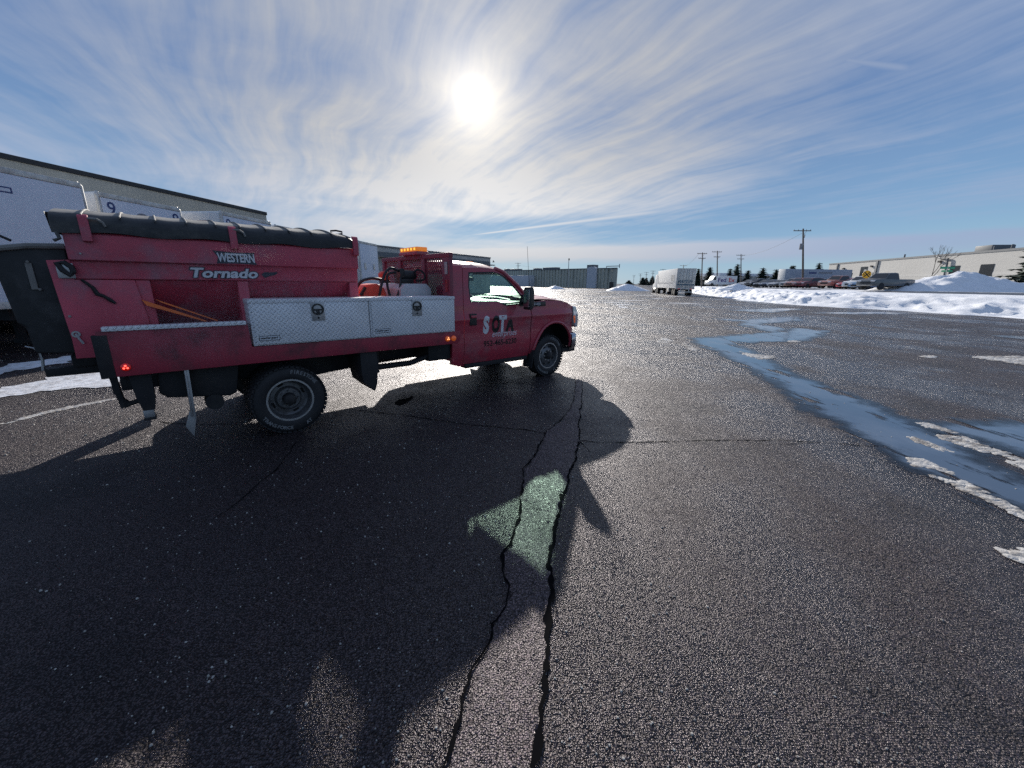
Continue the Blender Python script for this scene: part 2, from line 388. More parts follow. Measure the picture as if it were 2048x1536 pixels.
def puddle(pts, z, cell=.09, pad=.45):
    """thin sheet of water; each vertex knows how deep inside the outline it lies, so the rim can fade into damp asphalt"""
    xs, ys = [p[0] for p in pts], [p[1] for p in pts]; x0, y0 = min(xs) - pad, min(ys) - pad
    nx, ny = int((max(xs) + pad - x0) / cell) + 2, int((max(ys) + pad - y0) / cell) + 2; n = len(pts)
    def sd(x, y):
        best, ins = 1e9, False
        for i in range(n):
            (ax, ay), (bx, by) = pts[i], pts[(i + 1) % n]; dx, dy = bx - ax, by - ay; L = dx * dx + dy * dy
            u = max(0., min(1., ((x - ax) * dx + (y - ay) * dy) / L)) if L else 0.; ex, ey = ax + u * dx - x, ay + u * dy - y; best = min(best, ex * ex + ey * ey)
            if (ay > y) != (by > y) and x < ax + (y - ay) / (by - ay) * dx: ins = not ins
        return math.sqrt(best) * (1 if ins else -1)
    D = [[sd(x0 + i * cell, y0 + j * cell) for i in range(nx)] for j in range(ny)]; ix = {}; V = []; E = []; F = []
    def vid(i, j):
        if (i, j) not in ix: ix[(i, j)] = len(V); V.append((x0 + i * cell, y0 + j * cell, z)); E.append(max(-.6, min(.6, D[j][i])))
        return ix[(i, j)]
    for j in range(ny - 1):
        for i in range(nx - 1):
            if max(D[j][i], D[j][i + 1], D[j + 1][i], D[j + 1][i + 1]) > -pad: F.append((vid(i, j), vid(i + 1, j), vid(i + 1, j + 1), vid(i, j + 1)))
    me = bpy.data.meshes.new('puddle'); me.from_pydata(V, [], F); a = me.attributes.new('edge', 'FLOAT', 'POINT'); a.data.foreach_set('value', E)
    ob = bpy.data.objects.new('puddle', me); COL.objects.link(ob); me.materials.append(M['water']); return tag(ob, kind='structure')
def snow_nodes(dirty, lite=(.87, .88, .90)):
    def b(t, p):
        o = t.new('ShaderNodeTexCoord').outputs['Object']
        n = t.noise(o, 1.4, 7, .65); f = t.noise(o, 9., 6, .65)
        c = t.mix(t.ramp(t.add(t.mul(n, .5), t.mul(f, .5)), .42, .62, 0., dirty), rgb(*lite), rgb(.20, .175, .15))
        t.put(p.inputs['Base Color'], c); p.inputs['Roughness'].default_value = .55; p.inputs['Specular IOR Level'].default_value = .3
        p.inputs['Subsurface Weight'].default_value = 0.
        t.put(p.inputs['Normal'], t.bump(t.add(t.mul(f, .6), t.mul(t.noise(o, 40., 4, .6), .25)), .7, .05))
    return b
M['snow'] = mat('snow', snow_nodes(.12)); M['ice'] = mat('dirty_ice', snow_nodes(.95, (.54, .52, .49)))
M['old_snow'] = mat('gritty_old_snow', snow_nodes(.6, (.72, .74, .78)))
GEO = {
 'puddle1': [(6.245, 13.631), (5.818, 12.135), (5.75, 10.783), (5.415, 8.782), (5.051, 7.188), (4.73, 6.198), (4.544, 5.329), (4.401, 4.659), (4.346, 4.13), (4.307, 3.757), (4.323, 3.441), (4.241, 3.124), (4.25, 2.893), (4.204, 2.425), (5.126, 3.064), (5.023, 3.508), (5.113, 3.779), (5.224, 4.156), (5.356, 4.607), (5.559, 5.059), (5.569, 5.432), (5.752, 6.242), (5.787, 7.041), (5.885, 7.835), (6.126, 8.824), (6.433, 9.874), (6.768, 11.103), (6.987, 12.434), (8.257, 13.086), (9.764, 13.329), (11.895, 15.251), (13.193, 16.691), (12.617, 17.371), (11.636, 16.89), (10.359, 15.725), (8.538, 14.784), (7.453, 14.128)],
 'puddle2': [(11.089, 22.09), (11.456, 20.957), (12.085, 20.226), (10.672, 18.607), (10.614, 16.966), (10.578, 15.91), (11.866, 16.914), (11.871, 18.095), (11.723, 19.19), (13.751, 20.436), (15.524, 21.488), (16.93, 23.906), (14.969, 22.949), (12.487, 21.378), (11.664, 21.861)],
 'puddle3': [(16.253, 29.946), (16.904, 28.494), (17.819, 27.686), (23.217, 32.387), (22.308, 32.841), (18.728, 30.959)],
 'puddle4': [(20.585, 27.677), (22.926, 27.157), (27.854, 28.388), (27.312, 29.755), (23.829, 28.679)],
 'puddle5': [(5.659, 5.024), (6.362, 5.107), (7.091, 5.152), (8.261, 5.234), (6.214, 3.642), (5.764, 3.796), (5.862, 4.175), (5.782, 4.386), (5.777, 4.704), (5.632, 4.839)],
 'puddle6': [(19.031, 15.475), (20.055, 15.277), (20.323, 14.612), (19.07, 14.503), (18.796, 14.881)],
 'puddle7': [(33.837, 58.798), (31.323, 43.87), (27.928, 42.024), (26.892, 48.748)],
 'crk_t': [(-2.435, 5.466), (-1.864, 5.284), (-1.337, 5.153), (-0.818, 4.931), (-0.148, 4.768), (0.234, 4.658), (0.419, 4.596), (0.581, 4.376), (1.045, 4.315), (1.825, 4.354), (2.582, 4.439), (3.26, 4.461), (3.907, 4.359), (4.327, 4.298)],
 'crk_l': [(0.234, 4.658), (0.231, 4.289), (0.153, 4.008), (0.154, 3.701), (0.078, 3.432), (0.081, 3.029), (0.056, 2.701), (0.028, 2.457), (-0.052, 2.347), (-0.037, 2.176), (-0.002, 1.965), (-0.09, 1.751), (-0.097, 1.628), (-0.162, 1.492), (-0.182, 1.351), (-0.194, 1.268), (-0.23, 1.096), (-0.242, 0.999)],
 'crk_r': [(1.268, 7.722), (1.222, 6.824), (0.935, 5.528), (0.805, 4.893), (0.569, 4.376), (0.488, 3.952), (0.465, 3.545), (0.486, 3.164), (0.333, 2.74), (0.269, 2.327), (0.247, 2.009), (0.225, 1.822), (0.193, 1.549), (0.14, 1.312), (0.092, 1.099), (0.069, 1.002)],
 'crk_b1': [(0.723, 4.539), (0.808, 4.307), (0.873, 4.029)],
 'crk_b2': [(-2.331, 2.684), (-2.283, 2.898), (-2.311, 3.275), (-2.333, 3.633), (-2.499, 4.279)],
 'crk_b3': [(-6.476, 4.675), (-6.432, 5.131), (-6.278, 5.578), (-6.116, 5.792)],
 'crk_b4': [(-4.732, 4.849), (-4.37, 4.767), (-3.858, 4.73), (-3.532, 4.816)],
 'crk_b5': [(-0.002, 1.965), (0.068, 2.225), (0.143, 2.431)],
 'crk_b6': [(2.857, 14.531), (4.765, 14.15), (6.121, 12.794)],
 'crk_b7': [(2.766, 4.445), (2.979, 4.301), (3.421, 4.344), (3.71, 4.413)],
 'crk_b8': [(0.085, 2.273), (0.181, 2.18), (0.259, 2.136)],
 'seam': [(1.268, 7.722), (1.023, 6.33), (0.814, 5.298), (0.587, 4.704), (0.419, 4.222), (0.279, 3.822), (0.186, 3.486)],
 'ice1': [(5.606, 5.12), (5.733, 5.164), (5.766, 4.934), (5.632, 4.412), (5.574, 3.946), (5.44, 3.281), (5.247, 3.147), (5.328, 3.75), (5.374, 4.188), (5.361, 4.496), (5.463, 4.833)],
 'ice2': [(4.987, 4.645), (5.046, 4.486), (5.019, 4.177), (4.973, 4.108), (4.917, 4.301), (4.92, 4.513)],
 'ice3': [(4.453, 4.244), (4.484, 4.042), (4.467, 3.761), (4.402, 3.512), (4.333, 3.282), (4.279, 2.915), (4.263, 2.597), (4.179, 2.536), (4.198, 2.877), (4.203, 3.208), (4.207, 3.467), (4.248, 3.699), (4.391, 4.118)],
 'ice4': [(12.443, 10.552), (13.396, 10.691), (14.116, 10.739), (14.794, 10.709), (12.986, 9.341), (12.631, 9.558), (12.535, 9.867), (12.406, 10.193)],
 'ice5': [(6.441, 11.079), (6.473, 10.598), (6.914, 10.328), (6.764, 10.032), (6.258, 9.796), (6.222, 10.281)],
 'ice6': [(9.23, 13.168), (9.671, 13.44), (9.676, 13.205), (9.214, 12.829)],
 'ice7': [(4.707, 12.675), (5.356, 13.806), (5.237, 12.831), (4.857, 12.471)],
 'ice8': [(7.085, 17.155), (6.819, 15.373), (6.91, 14.922), (6.554, 14.888), (6.711, 16.02)],
 'ice9': [(5.481, 12.63), (5.576, 12.116), (5.106, 10.737), (5.079, 11.149)],
 'ice10': [(11.193, 10.617), (11.447, 10.56), (11.175, 10.323), (10.997, 10.383)],
 'ice11': [(3.528, 2.397), (3.684, 2.443), (3.767, 2.391), (3.597, 2.287), (3.47, 2.294)],
 'snowL1': [(-10.327, 7.27), (-10.49, 7.851), (-10.576, 8.533), (-10.419, 9.154), (-9.626, 8.423), (-9.734, 7.995), (-9.894, 7.379), (-9.732, 6.825)],
 'snowL2': [(-8.506, 5.908), (-8.604, 6.358), (-8.585, 6.998), (-8.463, 7.872), (-8.29, 8.342), (-7.169, 7.573), (-6.914, 6.607), (-7.534, 6.157), (-7.894, 5.797), (-8.066, 5.579)],
 'bermbase': [(39.6, 89.21), (29.52, 52.37), (27.34, 38.23), (29.83, 33.0), (31.11, 28.45), (31.49, 24.56), (31.95, 19.9)],
 'drain': [(-1.777, 5.713), (-1.759, 5.923), (-1.671, 6.038), (-1.62, 6.154), (-1.566, 6.099), (-1.622, 5.849), (-1.681, 5.641)],
 'seamL': [(1.289, 7.723), (0.997, 6.04), (0.696, 5.084), (0.437, 4.664), (0.311, 4.079), (0.13, 3.59), (0.081, 3.029), (0.052, 2.701), (0.007, 2.428), (-0.048, 2.331), (-0.034, 2.176), (-0.002, 1.965), (-0.09, 1.751), (-0.097, 1.628), (-0.162, 1.492), (-0.182, 1.351), (-0.194, 1.268), (-0.23, 1.096), (-0.243, 0.985)],
 'seamR': [(1.411, 7.73), (1.126, 6.046), (0.907, 4.992), (0.82, 4.384), (0.686, 3.895), (0.567, 3.496), (0.495, 3.164), (0.361, 2.741), (0.276, 2.327), (0.253, 2.009), (0.227, 1.822), (0.196, 1.549), (0.145, 1.312), (0.093, 1.099), (0.071, 0.988)],
}
for k in sorted(GEO):
    if k.startswith('puddle'): puddle(GEO[k], .003 + .0006 * int(k[-1]), .10 if k in ('puddle1', 'puddle5') else .25)
def ice_crust(pts, seed, dens=1.0, big=1.0):
    """a line of broken, gritty ice lumps lying inside an outline"""
    rd = random.Random(seed); m = MB(); xs, ys = [p[0] for p in pts], [p[1] for p in pts]; n = len(pts)
    area = abs(sum(pts[i][0] * pts[(i + 1) % n][1] - pts[(i + 1) % n][0] * pts[i][1] for i in range(n))) / 2
    def inside(x, y):
        c = False
        for i in range(n):
            (ax, ay), (bx, by) = pts[i], pts[(i + 1) % n]
            if (ay > y) != (by > y) and x < ax + (y - ay) / (by - ay) * (bx - ax): c = not c
        return c
    want = int(min(2600, 1100 * area ** .8 * dens + 30)); got = tries = 0
    while got < want and tries < want * 40:
        tries += 1; x, y = rd.uniform(min(xs), max(xs)), rd.uniform(min(ys), max(ys))
        if not inside(x + rd.gauss(0, .025), y + rd.gauss(0, .025)) or noise.noise(Vector((x * 2.6, y * 2.6, seed))) < .0 - .25 * rd.random(): continue
        got += 1; r = big * (.010 + .042 * rd.random() ** 2.2); k = 9; a0 = rd.random() * 6.28; h = r * (.06 + .13 * rd.random())
        R1 = [(x + r * (.65 + .6 * rd.random()) * math.cos(a0 + 6.283 * i / k), y + r * (.65 + .6 * rd.random()) * math.sin(a0 + 6.283 * i / k), .004) for i in range(k)]
        R2 = [(x + (p[0] - x) * (.5 + .2 * rd.random()), y + (p[1] - y) * (.5 + .2 * rd.random()), .004 + h * (.7 + .4 * rd.random())) for p in R1]
        m.q(R1 + R2 + [(x, y, .004 + h * 1.1)], *[(i, (i + 1) % k, k + (i + 1) % k, k + i) for i in range(k)], *[(k + i, k + (i + 1) % k, 2 * k) for i in range(k)])
    return tag(m.build('ice_patch', M['ice'], smooth=60, fixn=False), kind='structure')
for k in sorted(GEO):
    if k.startswith('ice') and k != 'ice8': ice_crust(GEO[k], ord(k[-1]), 1.6 if k != 'ice4' else 2.2, 1.0 if k not in ('ice4', 'ice10') else 1.8)
for k in ('snowL1', 'snowL2'): flat_poly('snow_strip', GEO[k], .010, M['old_snow'], step=.10, amp=.22, seed=ord(k[-1]), dome=.04)
# crack lines: ragged open joints, drawn as narrow dark sheets of bitumen with broken rims
M['crack'] = varied('crack_bitumen', (.004, .004, .005), .95, amt=.4, scale=30, spec=.03)
def crack(pts, w0, w1, z=.004, seed=0, amp=.03):
    P = []; pts = [Vector((*p, 0)) for p in pts]
    for a, b in zip(pts, pts[1:]):
        k = max(2, int((b - a).length / .035)); P += [a.lerp(b, j / k) for j in range(k)]
    P.append(pts[-1]); m = MB(); rowL = []; n = len(P); rows = []
    for i, p in enumerate(P):
        d = (P[min(i + 1, n - 1)] - P[max(0, i - 1)]).normalized(); nr = Vector((-d.y, d.x, 0))
        q = p + nr * (noise.noise(p * 3 + Vector((seed, 0, 0))) * amp + noise.noise(p * 14 + Vector((seed, 5, 0))) * amp * .45)
        w = (w0 + (w1 - w0) * i / n) * (.22 + 1.5 * abs(noise.noise(p * 8 + Vector((0, seed, 3)))) + .7 * random.random() ** 2) * min(1., .15 + min(i, n - 1 - i) / 6)
        rows.append([(q.x - nr.x * w, q.y - nr.y * w, z), (q.x + nr.x * w, q.y + nr.y * w, z)])
    m.grid(rows); return tag(m.build('asphalt_crack', M['crack'], fixn=False, smooth=0), kind='structure')
crack(GEO['crk_t'], .011, .008, z=.005, seed=1); crack(GEO['seamL'], .003, .012, z=.009, seed=2, amp=.04); crack(GEO['seamR'], .002, .023, z=.009, seed=3, amp=.035)
for k, w in (('crk_b1', .008), ('crk_b2', .006), ('crk_b4', .008), ('crk_b5', .006), ('crk_b6', .010), ('crk_b7', .005), ('crk_b8', .006)): crack(GEO[k], w, w * .7, seed=ord(k[-1]))
flat_poly('asphalt_crack', GEO['drain'], .004, M['crack'], step=.04, amp=.04, seed=4)
ice_crust([(-6.50, 4.66), (-6.44, 5.13), (-6.29, 5.58), (-6.12, 5.80), (-6.08, 5.78), (-6.22, 5.55), (-6.37, 5.11), (-6.42, 4.66)], 8, 6., .6)
# the broken, frost-heaved strip between the two long cracks: a rough raised sheet with crumbled edges
def strip_edge(side, i, n):
    pass
L_, R_ = GEO['seamL'], GEO['seamR']
def resample(pts, n):
    pts = [Vector((*p, 0)) for p in pts]; ds = [0]
    for a, b in zip(pts, pts[1:]): ds.append(ds[-1] + (b - a).length)
    out = []
    for i in range(n):
        s = ds[-1] * i / (n - 1); k = max(j for j in range(len(ds)) if ds[j] <= s + 1e-9); k = min(k, len(pts) - 2)
        out.append(pts[k].lerp(pts[k + 1], (s - ds[k]) / max(1e-9, ds[k + 1] - ds[k])))
    return out
def broken_strip():
    n, w = 420, 22; A, B = resample(L_, n), resample(R_, n); rows = []
    for i in range(n):
        row = []
        for j in range(w):
            q = A[i].lerp(B[i], j / (w - 1)); e = min(j, w - 1 - j) / (w - 1) * 2
            jag = noise.noise(q * 9) * .035 * (1 - e)
            q = q + (B[i] - A[i]).normalized() * jag
            crum = max(0, 1 - abs((q.y - 3.0) / .75))
            h = (.004 + .005 * noise.noise(q * 7) + .004 * noise.noise(q * 22) + crum * (.014 * noise.noise(q * 9 + Vector((3, 0, 0))) + .013 * noise.noise(q * 34) + .010 * noise.noise(q * 70)))
            row.append((q.x, q.y, -.004 if j in (0, w - 1) else max(.001, h + .004)))
        rows.append(row)
    m = MB(); m.grid(rows); return m.build('broken_asphalt_strip', M['asphalt_rough'], fixn=False, smooth=50)
tag(broken_strip(), kind='structure')
# loose grit, salt and ice crumbs over the lot
def grit():
    m = MB(); rnd = random.Random(3)
    def stone(x, y, r):
        a0 = rnd.random() * 6.28; k = 5; h = r * (.5 + .5 * rnd.random())
        P = [(x + r * (.6 + .6 * rnd.random()) * math.cos(a0 + 6.283 * i / k), y + r * (.6 + .6 * rnd.random()) * math.sin(a0 + 6.283 * i / k), .001) for i in range(k)]
        T = [(x + (p[0] - x) * .6, y + (p[1] - y) * .6, .001 + h) for p in P]
        m.q(P + T, tuple(range(k, 2 * k)), *[(i, (i + 1) % k, k + (i + 1) % k, k + i) for i in range(k)])
    for i in range(5200):
        d = 1.2 + 26 * rnd.random() ** 1.6; a = R(-56 + 112 * rnd.random()); x, y = d * math.sin(a), d * math.cos(a)
        if noise.noise(Vector((x, y, 0)) * .35) < -.12 + .25 * rnd.random() - .25: continue
        r = .0022 + .0055 * rnd.random() ** 3 + .0004 * d
        stone(x, y, r)
    for i in range(1500):                                  # thicker scatter along the left edge and beyond the water
        x, y = (rnd.gauss(-6.0, 1.3), rnd.gauss(5.2, 1.0)) if i % 2 else (rnd.gauss(9.5, 3.5), rnd.gauss(7.2, 2.6))
        stone(x, y, .004 + .011 * rnd.random() ** 3)
    return m.build('loose_grit', varied('pale_grit', (.36, .34, .31), .6, amt=.5, scale=14), smooth=0, fixn=False)
tag(grit(), 'pale grit and ice crumbs scattered over the wet asphalt', 'grit', kind='stuff')
# ------------------------------------------------------------------ materials of the vehicles
GRIME = (.085, .075, .068)
M['red'] = varied('red_truck_paint', (.40, .036, .062), .34, amt=.10, scale=3, dirt=(.22, .11, .12), dirtamt=.55, dirtscale=2.2, coat=.5)
M['red_rack'] = varied('shaded_red_rack_paint', (.20, .028, .05), .4, amt=.15)  # red taken darker, so the rack's shade sits in its colour
M['red_steel'] = varied('red_bed_steel', (.31, .026, .05), .48, amt=.16, scale=4, dirt=(.05, .035, .035), dirtamt=.75, dirtscale=2.6)
M['red_poly'] = varied('red_polyethylene', (.50, .066, .105), .46, amt=.16, scale=3, dirt=(.30, .17, .20), dirtamt=.8, dirtscale=1.9, bumpd=.002, bumps=90)  # mauve dirt tone: salt dust, plus veiling haze put into the colour
M['black_poly'] = varied('black_poly', (.012, .013, .015), .55, amt=.3, scale=6, dirt=(.085, .085, .085), dirtamt=.6, dirtscale=3, bumpd=.001)
M['black_vinyl'] = varied('black_vinyl_cover', (.016, .018, .020), .55, amt=.3, scale=5, dirt=(.13, .125, .115), dirtamt=.55, dirtscale=2.4, bumpd=.006, bumps=12)
M['dusty'] = varied('salt_dusted_vinyl', (.20, .19, .175), .75, amt=.3, scale=9)
M['under'] = varied('undercarriage_black', (.010, .010, .012), .7, amt=.4, scale=8, dirt=(.05, .045, .04), dirtamt=.5)
M['rubber'] = varied('tyre_rubber', (.014, .014, .016), .7, amt=.25, scale=9, dirt=(.05, .048, .045), dirtamt=.35, bumpd=.001)
M['rim'] = varied('dull_steel_rim', (.16, .16, .165), .45, metal=.6, amt=.25, scale=10, dirt=(.06, .055, .05), dirtamt=.7, dirtscale=6)
M['rimlip'] = varied('worn_rim_lip', (.42, .41, .40), .4, metal=.7, amt=.2, scale=14)
M['letter'] = varied('tyre_lettering', (.17, .17, .17), .7, amt=.3, scale=20)
M['steel'] = varied('galvanised_steel', (.42, .42, .43), .42, metal=.8, amt=.2, scale=12, dirt=(.14, .12, .10), dirtamt=.4)
M['chrome'] = varied('weathered_chrome', (.45, .46, .48), .16, metal=1., amt=.1, scale=9)
M['trim'] = varied('black_trim', (.012, .012, .013), .42, amt=.2)
M['mirror_black'] = varied('mirror_housing', (.014, .014, .015), .38, amt=.15)
M['gap'] = mat('panel_gap', color=rgb(.004, .004, .004), rough=.9)
def tread_nodes(t, p):
    o = t.new('ShaderNodeTexCoord').outputs['Object']
    x, y, z = t.xyz(o); s = 26.                             # rows of short raised bars, alternately tilted, 38 mm pitch
    u = t.mul(t.add(x, z), s * .7071); v = t.mul(t.sub(x, z), s * .7071)
    fu, fv = t.m('FRACT', u), t.m('FRACT', v); ch = t.m('FLOORED_MODULO', t.add(t.m('FLOOR', u), t.m('FLOOR', v)), 2.)
    def bar(a, b):
        return t.mul(t.ramp(t.m('ABSOLUTE', t.sub(a, .5)), .20, .08), t.ramp(t.m('ABSOLUTE', t.sub(b, .5)), .46, .34))
    h = t.add(t.mul(bar(fu, fv), ch), t.mul(bar(fv, fu), t.sub(1., ch)))
    n = t.noise(o, 3., 5, .6)
    c = t.mix(t.ramp(n, .35, .7, 0., .5), rgb(.80, .80, .82), rgb(.62, .61, .60))
    t.put(p.inputs['Base Color'], t.mix(t.mul(h, .35), c, rgb(.88, .88, .88))); p.inputs['Metallic'].default_value = .10
    t.put(p.inputs['Roughness'], t.ramp(n, .3, .7, .30, .46)); t.put(p.inputs['Normal'], t.bump(h, 1., .010))
M['tread'] = mat('diamond_tread_plate', tread_nodes)
def glass(name, tint, refl=.10):
    m = bpy.data.materials.new(name); m.use_nodes = True; t = NT(m.node_tree); t.n.clear()
    a = t.new('ShaderNodeBsdfTransparent'); a.inputs[0].default_value = rgb(*tint)
    g = t.new('ShaderNodeBsdfGlossy'); g.inputs['Roughness'].default_value = .02; g.inputs['Color'].default_value = rgb(.9, .95, .95)
    lw = t.new('ShaderNodeLayerWeight'); lw.inputs[0].default_value = .5       # same from both faces, so light can leave again
    mx = t.new('ShaderNodeMixShader'); t.put(mx.inputs[0], t.add(.03, t.mul(t.m('POWER', lw.outputs['Facing'], 5.), .6))); t.l.new(a.outputs[0], mx.inputs[1]); t.l.new(g.outputs[0], mx.inputs[2])
    df = t.new('ShaderNodeBsdfDiffuse'); df.inputs[0].default_value = rgb(.30, .36, .34)
    ob = t.new('ShaderNodeTexCoord').outputs['Object']; grime = t.ramp(t.noise(ob, 4., 6, .65), .35, .75, .05, .22)
    m3 = t.new('ShaderNodeMixShader'); t.put(m3.inputs[0], grime); t.l.new(mx.outputs[0], m3.inputs[1]); t.l.new(df.outputs[0], m3.inputs[2])
    o = t.new('ShaderNodeOutputMaterial'); t.l.new(m3.outputs[0], o.inputs[0]); return m
M['glass'] = glass('green_tinted_glass', (.80, .97, .895)); M['screen'] = glass('windscreen_glass', (.95, .99, .97))
M['white_letter'] = varied('white_vinyl', (.66, .66, .68), .5, amt=.08)
M['black_letter'] = varied('black_vinyl', (.012, .012, .014), .35, amt=.1)
M['silver_letter'] = varied('silver_decal', (.62, .63, .66), .4, amt=.1)
M['grey_outline'] = varied('dark_blue_decal', (.03, .035, .05), .5, amt=.1)
M['orange'] = varied('orange_tape', (.80, .16, .03), .5, amt=.15, scale=12)
def lens(name, c, estr, tc=None):
    return mat(name, color=rgb(*c), rough=.15, emit=rgb(*(tc or c)), estr=estr, coat=.6)
M['amber_lit'] = lens('amber_lens', (.80, .22, .01), .30, (1., .28, .01)); M['amber_hot'] = lens('lit_amber_bulb', (1., .62, .08), .9, (1., .55, .05))
M['red_lit'] = lens('red_marker_lens', (.45, .01, .01), .08, (1., .02, .01)); M['red_hot'] = lens('lit_red_bulb', (1., .1, .06), 3.5, (1., .06, .04))
M['amber_dot'] = lens('amber_marker_lens', (.45, .07, .02), .15, (1., .2, .03)); M['amber_bulb'] = lens('lit_marker_bulb', (1., .5, .2), 1.6, (1., .42, .15))
M['red_dull'] = varied('dull_red_lens', (.30, .02, .03), .3, amt=.1)
M['clear_lens'] = mat('headlight_lens', color=rgb(.55, .57, .60), rough=.08, metal=.4, coat=1.)
M['reflector'] = varied('dull_reflector', (.38, .34, .33), .35, amt=.1)

# ------------------------------------------------------------------ the red work truck (x forward from rear axle, -y the side we see)
TX, TY, YAW = -3.4522, 5.4221, .7108
truck = empty('work_truck', (TX, TY, 0), YAW)
tag(truck, 'red flatbed work truck with diamond plate toolboxes, seen from its passenger side', 'truck')
WB = 4.684
def cab_y(x, z):
    """half width of the cab skin"""
    y = 1.0 - .035 * ((z - 1.05) / .55) ** 2 if z < 1.44 else .985 - (z - 1.44) * .20
    if z < .62: y -= (.62 - z) * .25
    y += .022 * math.exp(-((z - 1.22) / .05) ** 2) - .012 * math.exp(-((z - .98) / .07) ** 2)
    if x > 4.9: y -= .10 * ((x - 4.9) / .55) ** 2
    return y
def skin(name, outline, holes=(), m=None, parent=None, thick=.025, dy=0., cutz=None, both=True, cutx=()):
    bm = bmesh.new()
    for lp in (outline, *holes):
        vs = [bm.verts.new((p[0], 0, p[1])) for p in lp]
        for i in range(len(vs)): bm.edges.new((vs[i], vs[(i + 1) % len(vs)]))
    bmesh.ops.triangle_fill(bm, edges=bm.edges[:], use_beauty=True, use_dissolve=False)
    for zc in (cutz or [.5, .56, .62, .75, .9, .95, 1.0, 1.06, 1.12, 1.17, 1.2, 1.22, 1.24, 1.27, 1.32, 1.38, 1.44, 1.5, 1.6, 1.8, 1.95]):
        bmesh.ops.bisect_plane(bm, geom=bm.verts[:] + bm.edges[:] + bm.faces[:], plane_co=(0, 0, zc), plane_no=(0, 0, 1))
    for xc in cutx: bmesh.ops.bisect_plane(bm, geom=bm.verts[:] + bm.edges[:] + bm.faces[:], plane_co=(xc, 0, 0), plane_no=(1, 0, 0))
    for v in bm.verts: v.co.y = -(cab_y(v.co.x, v.co.z) + dy)
    for f in bm.faces:
        if f.normal.y > 0 or f.calc_center_median() is None: pass
    bmesh.ops.recalc_face_normals(bm, faces=bm.faces)
    bm.normal_update()
    if sum(f.normal.y for f in bm.faces) > 0: bmesh.ops.reverse_faces(bm, faces=bm.faces)
    ex = bmesh.ops.extrude_face_region(bm, geom=bm.faces[:])
    for v in [g for g in ex['geom'] if isinstance(g, bmesh.types.BMVert)]: v.co.y += thick
    bmesh.ops.recalc_face_normals(bm, faces=bm.faces)
    o = finish(bm, bpy.data.meshes.new(name), name, m, parent, 40)
    if both:
        me2 = o.data.copy(); me2.transform(Matrix.Diagonal((1, -1, 1, 1))); me2.flip_normals()
        o2 = bpy.data.objects.new(name, me2); COL.objects.link(o2); o2.parent = parent
        return o, o2
    return o
def sm(pts, k=4):
    """Catmull-Rom through an open list of points"""
    out = []; n = len(pts)
    for i in range(n - 1):
        p0, p1, p2, p3 = (Vector(pts[max(0, i - 1)]), Vector(pts[i]), Vector(pts[i + 1]), Vector(pts[min(n - 1, i + 2)]))
        for j in range(k):
            u = j / k; out.append(tuple(.5 * (2 * p1 + (p2 - p0) * u + (2 * p0 - 5 * p1 + 4 * p2 - p3) * u * u + (3 * p1 - p0 - 3 * p2 + p3) * u ** 3)))
    return out + [tuple(pts[-1])]
# window opening and door
WIN = [(2.835, 1.965), (2.80, 1.75), (2.80, 1.49)] + sm([(3.30, 1.488), (3.40, 1.478), (3.50, 1.425), (3.58, 1.412)]) + [(3.92, 1.43), (3.985, 1.52)] + sm([(3.93, 1.59), (3.75, 1.775), (3.55, 1.93), (3.34, 1.985)])
DOOR = [(2.665, .475), (2.665, 1.44), (2.735, 2.02)] + sm([(3.05, 2.045), (3.36, 2.03), (3.60, 1.945), (3.82, 1.785), (4.03, 1.59), (4.125, 1.47)]) + [(4.135, 1.30), (4.14, .47)]
CAB = [(2.43, .50), (2.43, 1.44), (2.54, 2.055), (2.73, 2.06), (2.725, 2.02), (2.655, 1.44), (2.655, .485), (2.66, .465), (4.145, .46), (4.145, .44), (2.60, .44)]
body = empty('cab_body'); bpy.data.objects.remove(body)
doors = skin('door', DOOR, [WIN], M['red'], truck, .03)
wseal = skin('window_frame', [(x * 1 + (-.0), z) for x, z in WIN], [[(3.30 + (x - 3.30) * .955, 1.715 + (z - 1.715) * .93) for x, z in WIN]], M['trim'], None, .02, -.004)
for s_, d_ in zip(wseal, doors): s_.parent = d_
wg = skin('window_glass', [(3.30 + (x - 3.30) * .97, 1.715 + (z - 1.715) * .95) for x, z in WIN], [], M['glass'], None, .004, -.022)
for s_, d_ in zip(wg, doors): s_.parent = d_
skin('cab_corner', CAB, [], M['red'], truck, .05)
# roof, rear wall, windscreen and hood across the cab
def arc_row(x, z, hw, crown, drop=.0, n=14, edge=.05):
    row = []
    for i in range(n + 1):
        u = -1 + 2 * i / n; y = hw * u; zz_ = z + crown * (1 - u * u) - (edge * max(0, abs(u) - .86) / .14 if abs(u) > .86 else 0)
        row.append((x, y, zz_))
    return row
g = MB(); g.grid([arc_row(x, z, hw, c) for x, z, hw, c in ((2.50, 2.03, .86, .03), (2.545, 2.065, .858, .08), (2.75, 2.08, .856, .09), (3.0, 2.085, .855, .09), (3.3, 2.07, .852, .085), (3.45, 2.04, .850, .075), (3.55, 1.995, .850, .07))])
g.build('roof', M['red'], truck, smooth=50)
g = MB(); hwz = lambda z: cab_y(3, z) - .02
g.box(2.44, -.97, .55, 2.47, .97, 1.44)
g.q([(2.44, -.95, 1.44), (2.44, .95, 1.44), (2.47, .9, 1.52), (2.47, -.9, 1.52)], (0, 1, 2, 3))
for y0, y1 in ((-.93, -.72), (.72, .93)): g.q([(2.44, y0, 1.44), (2.44, y1, 1.44), (2.55, y1 * .93, 2.09), (2.55, y0 * .93, 2.09)], (0, 1, 2, 3))
g.q([(2.53, -.86, 2.0), (2.53, .86, 2.0), (2.55, .84, 2.10), (2.55, -.84, 2.10)], (0, 1, 2, 3))
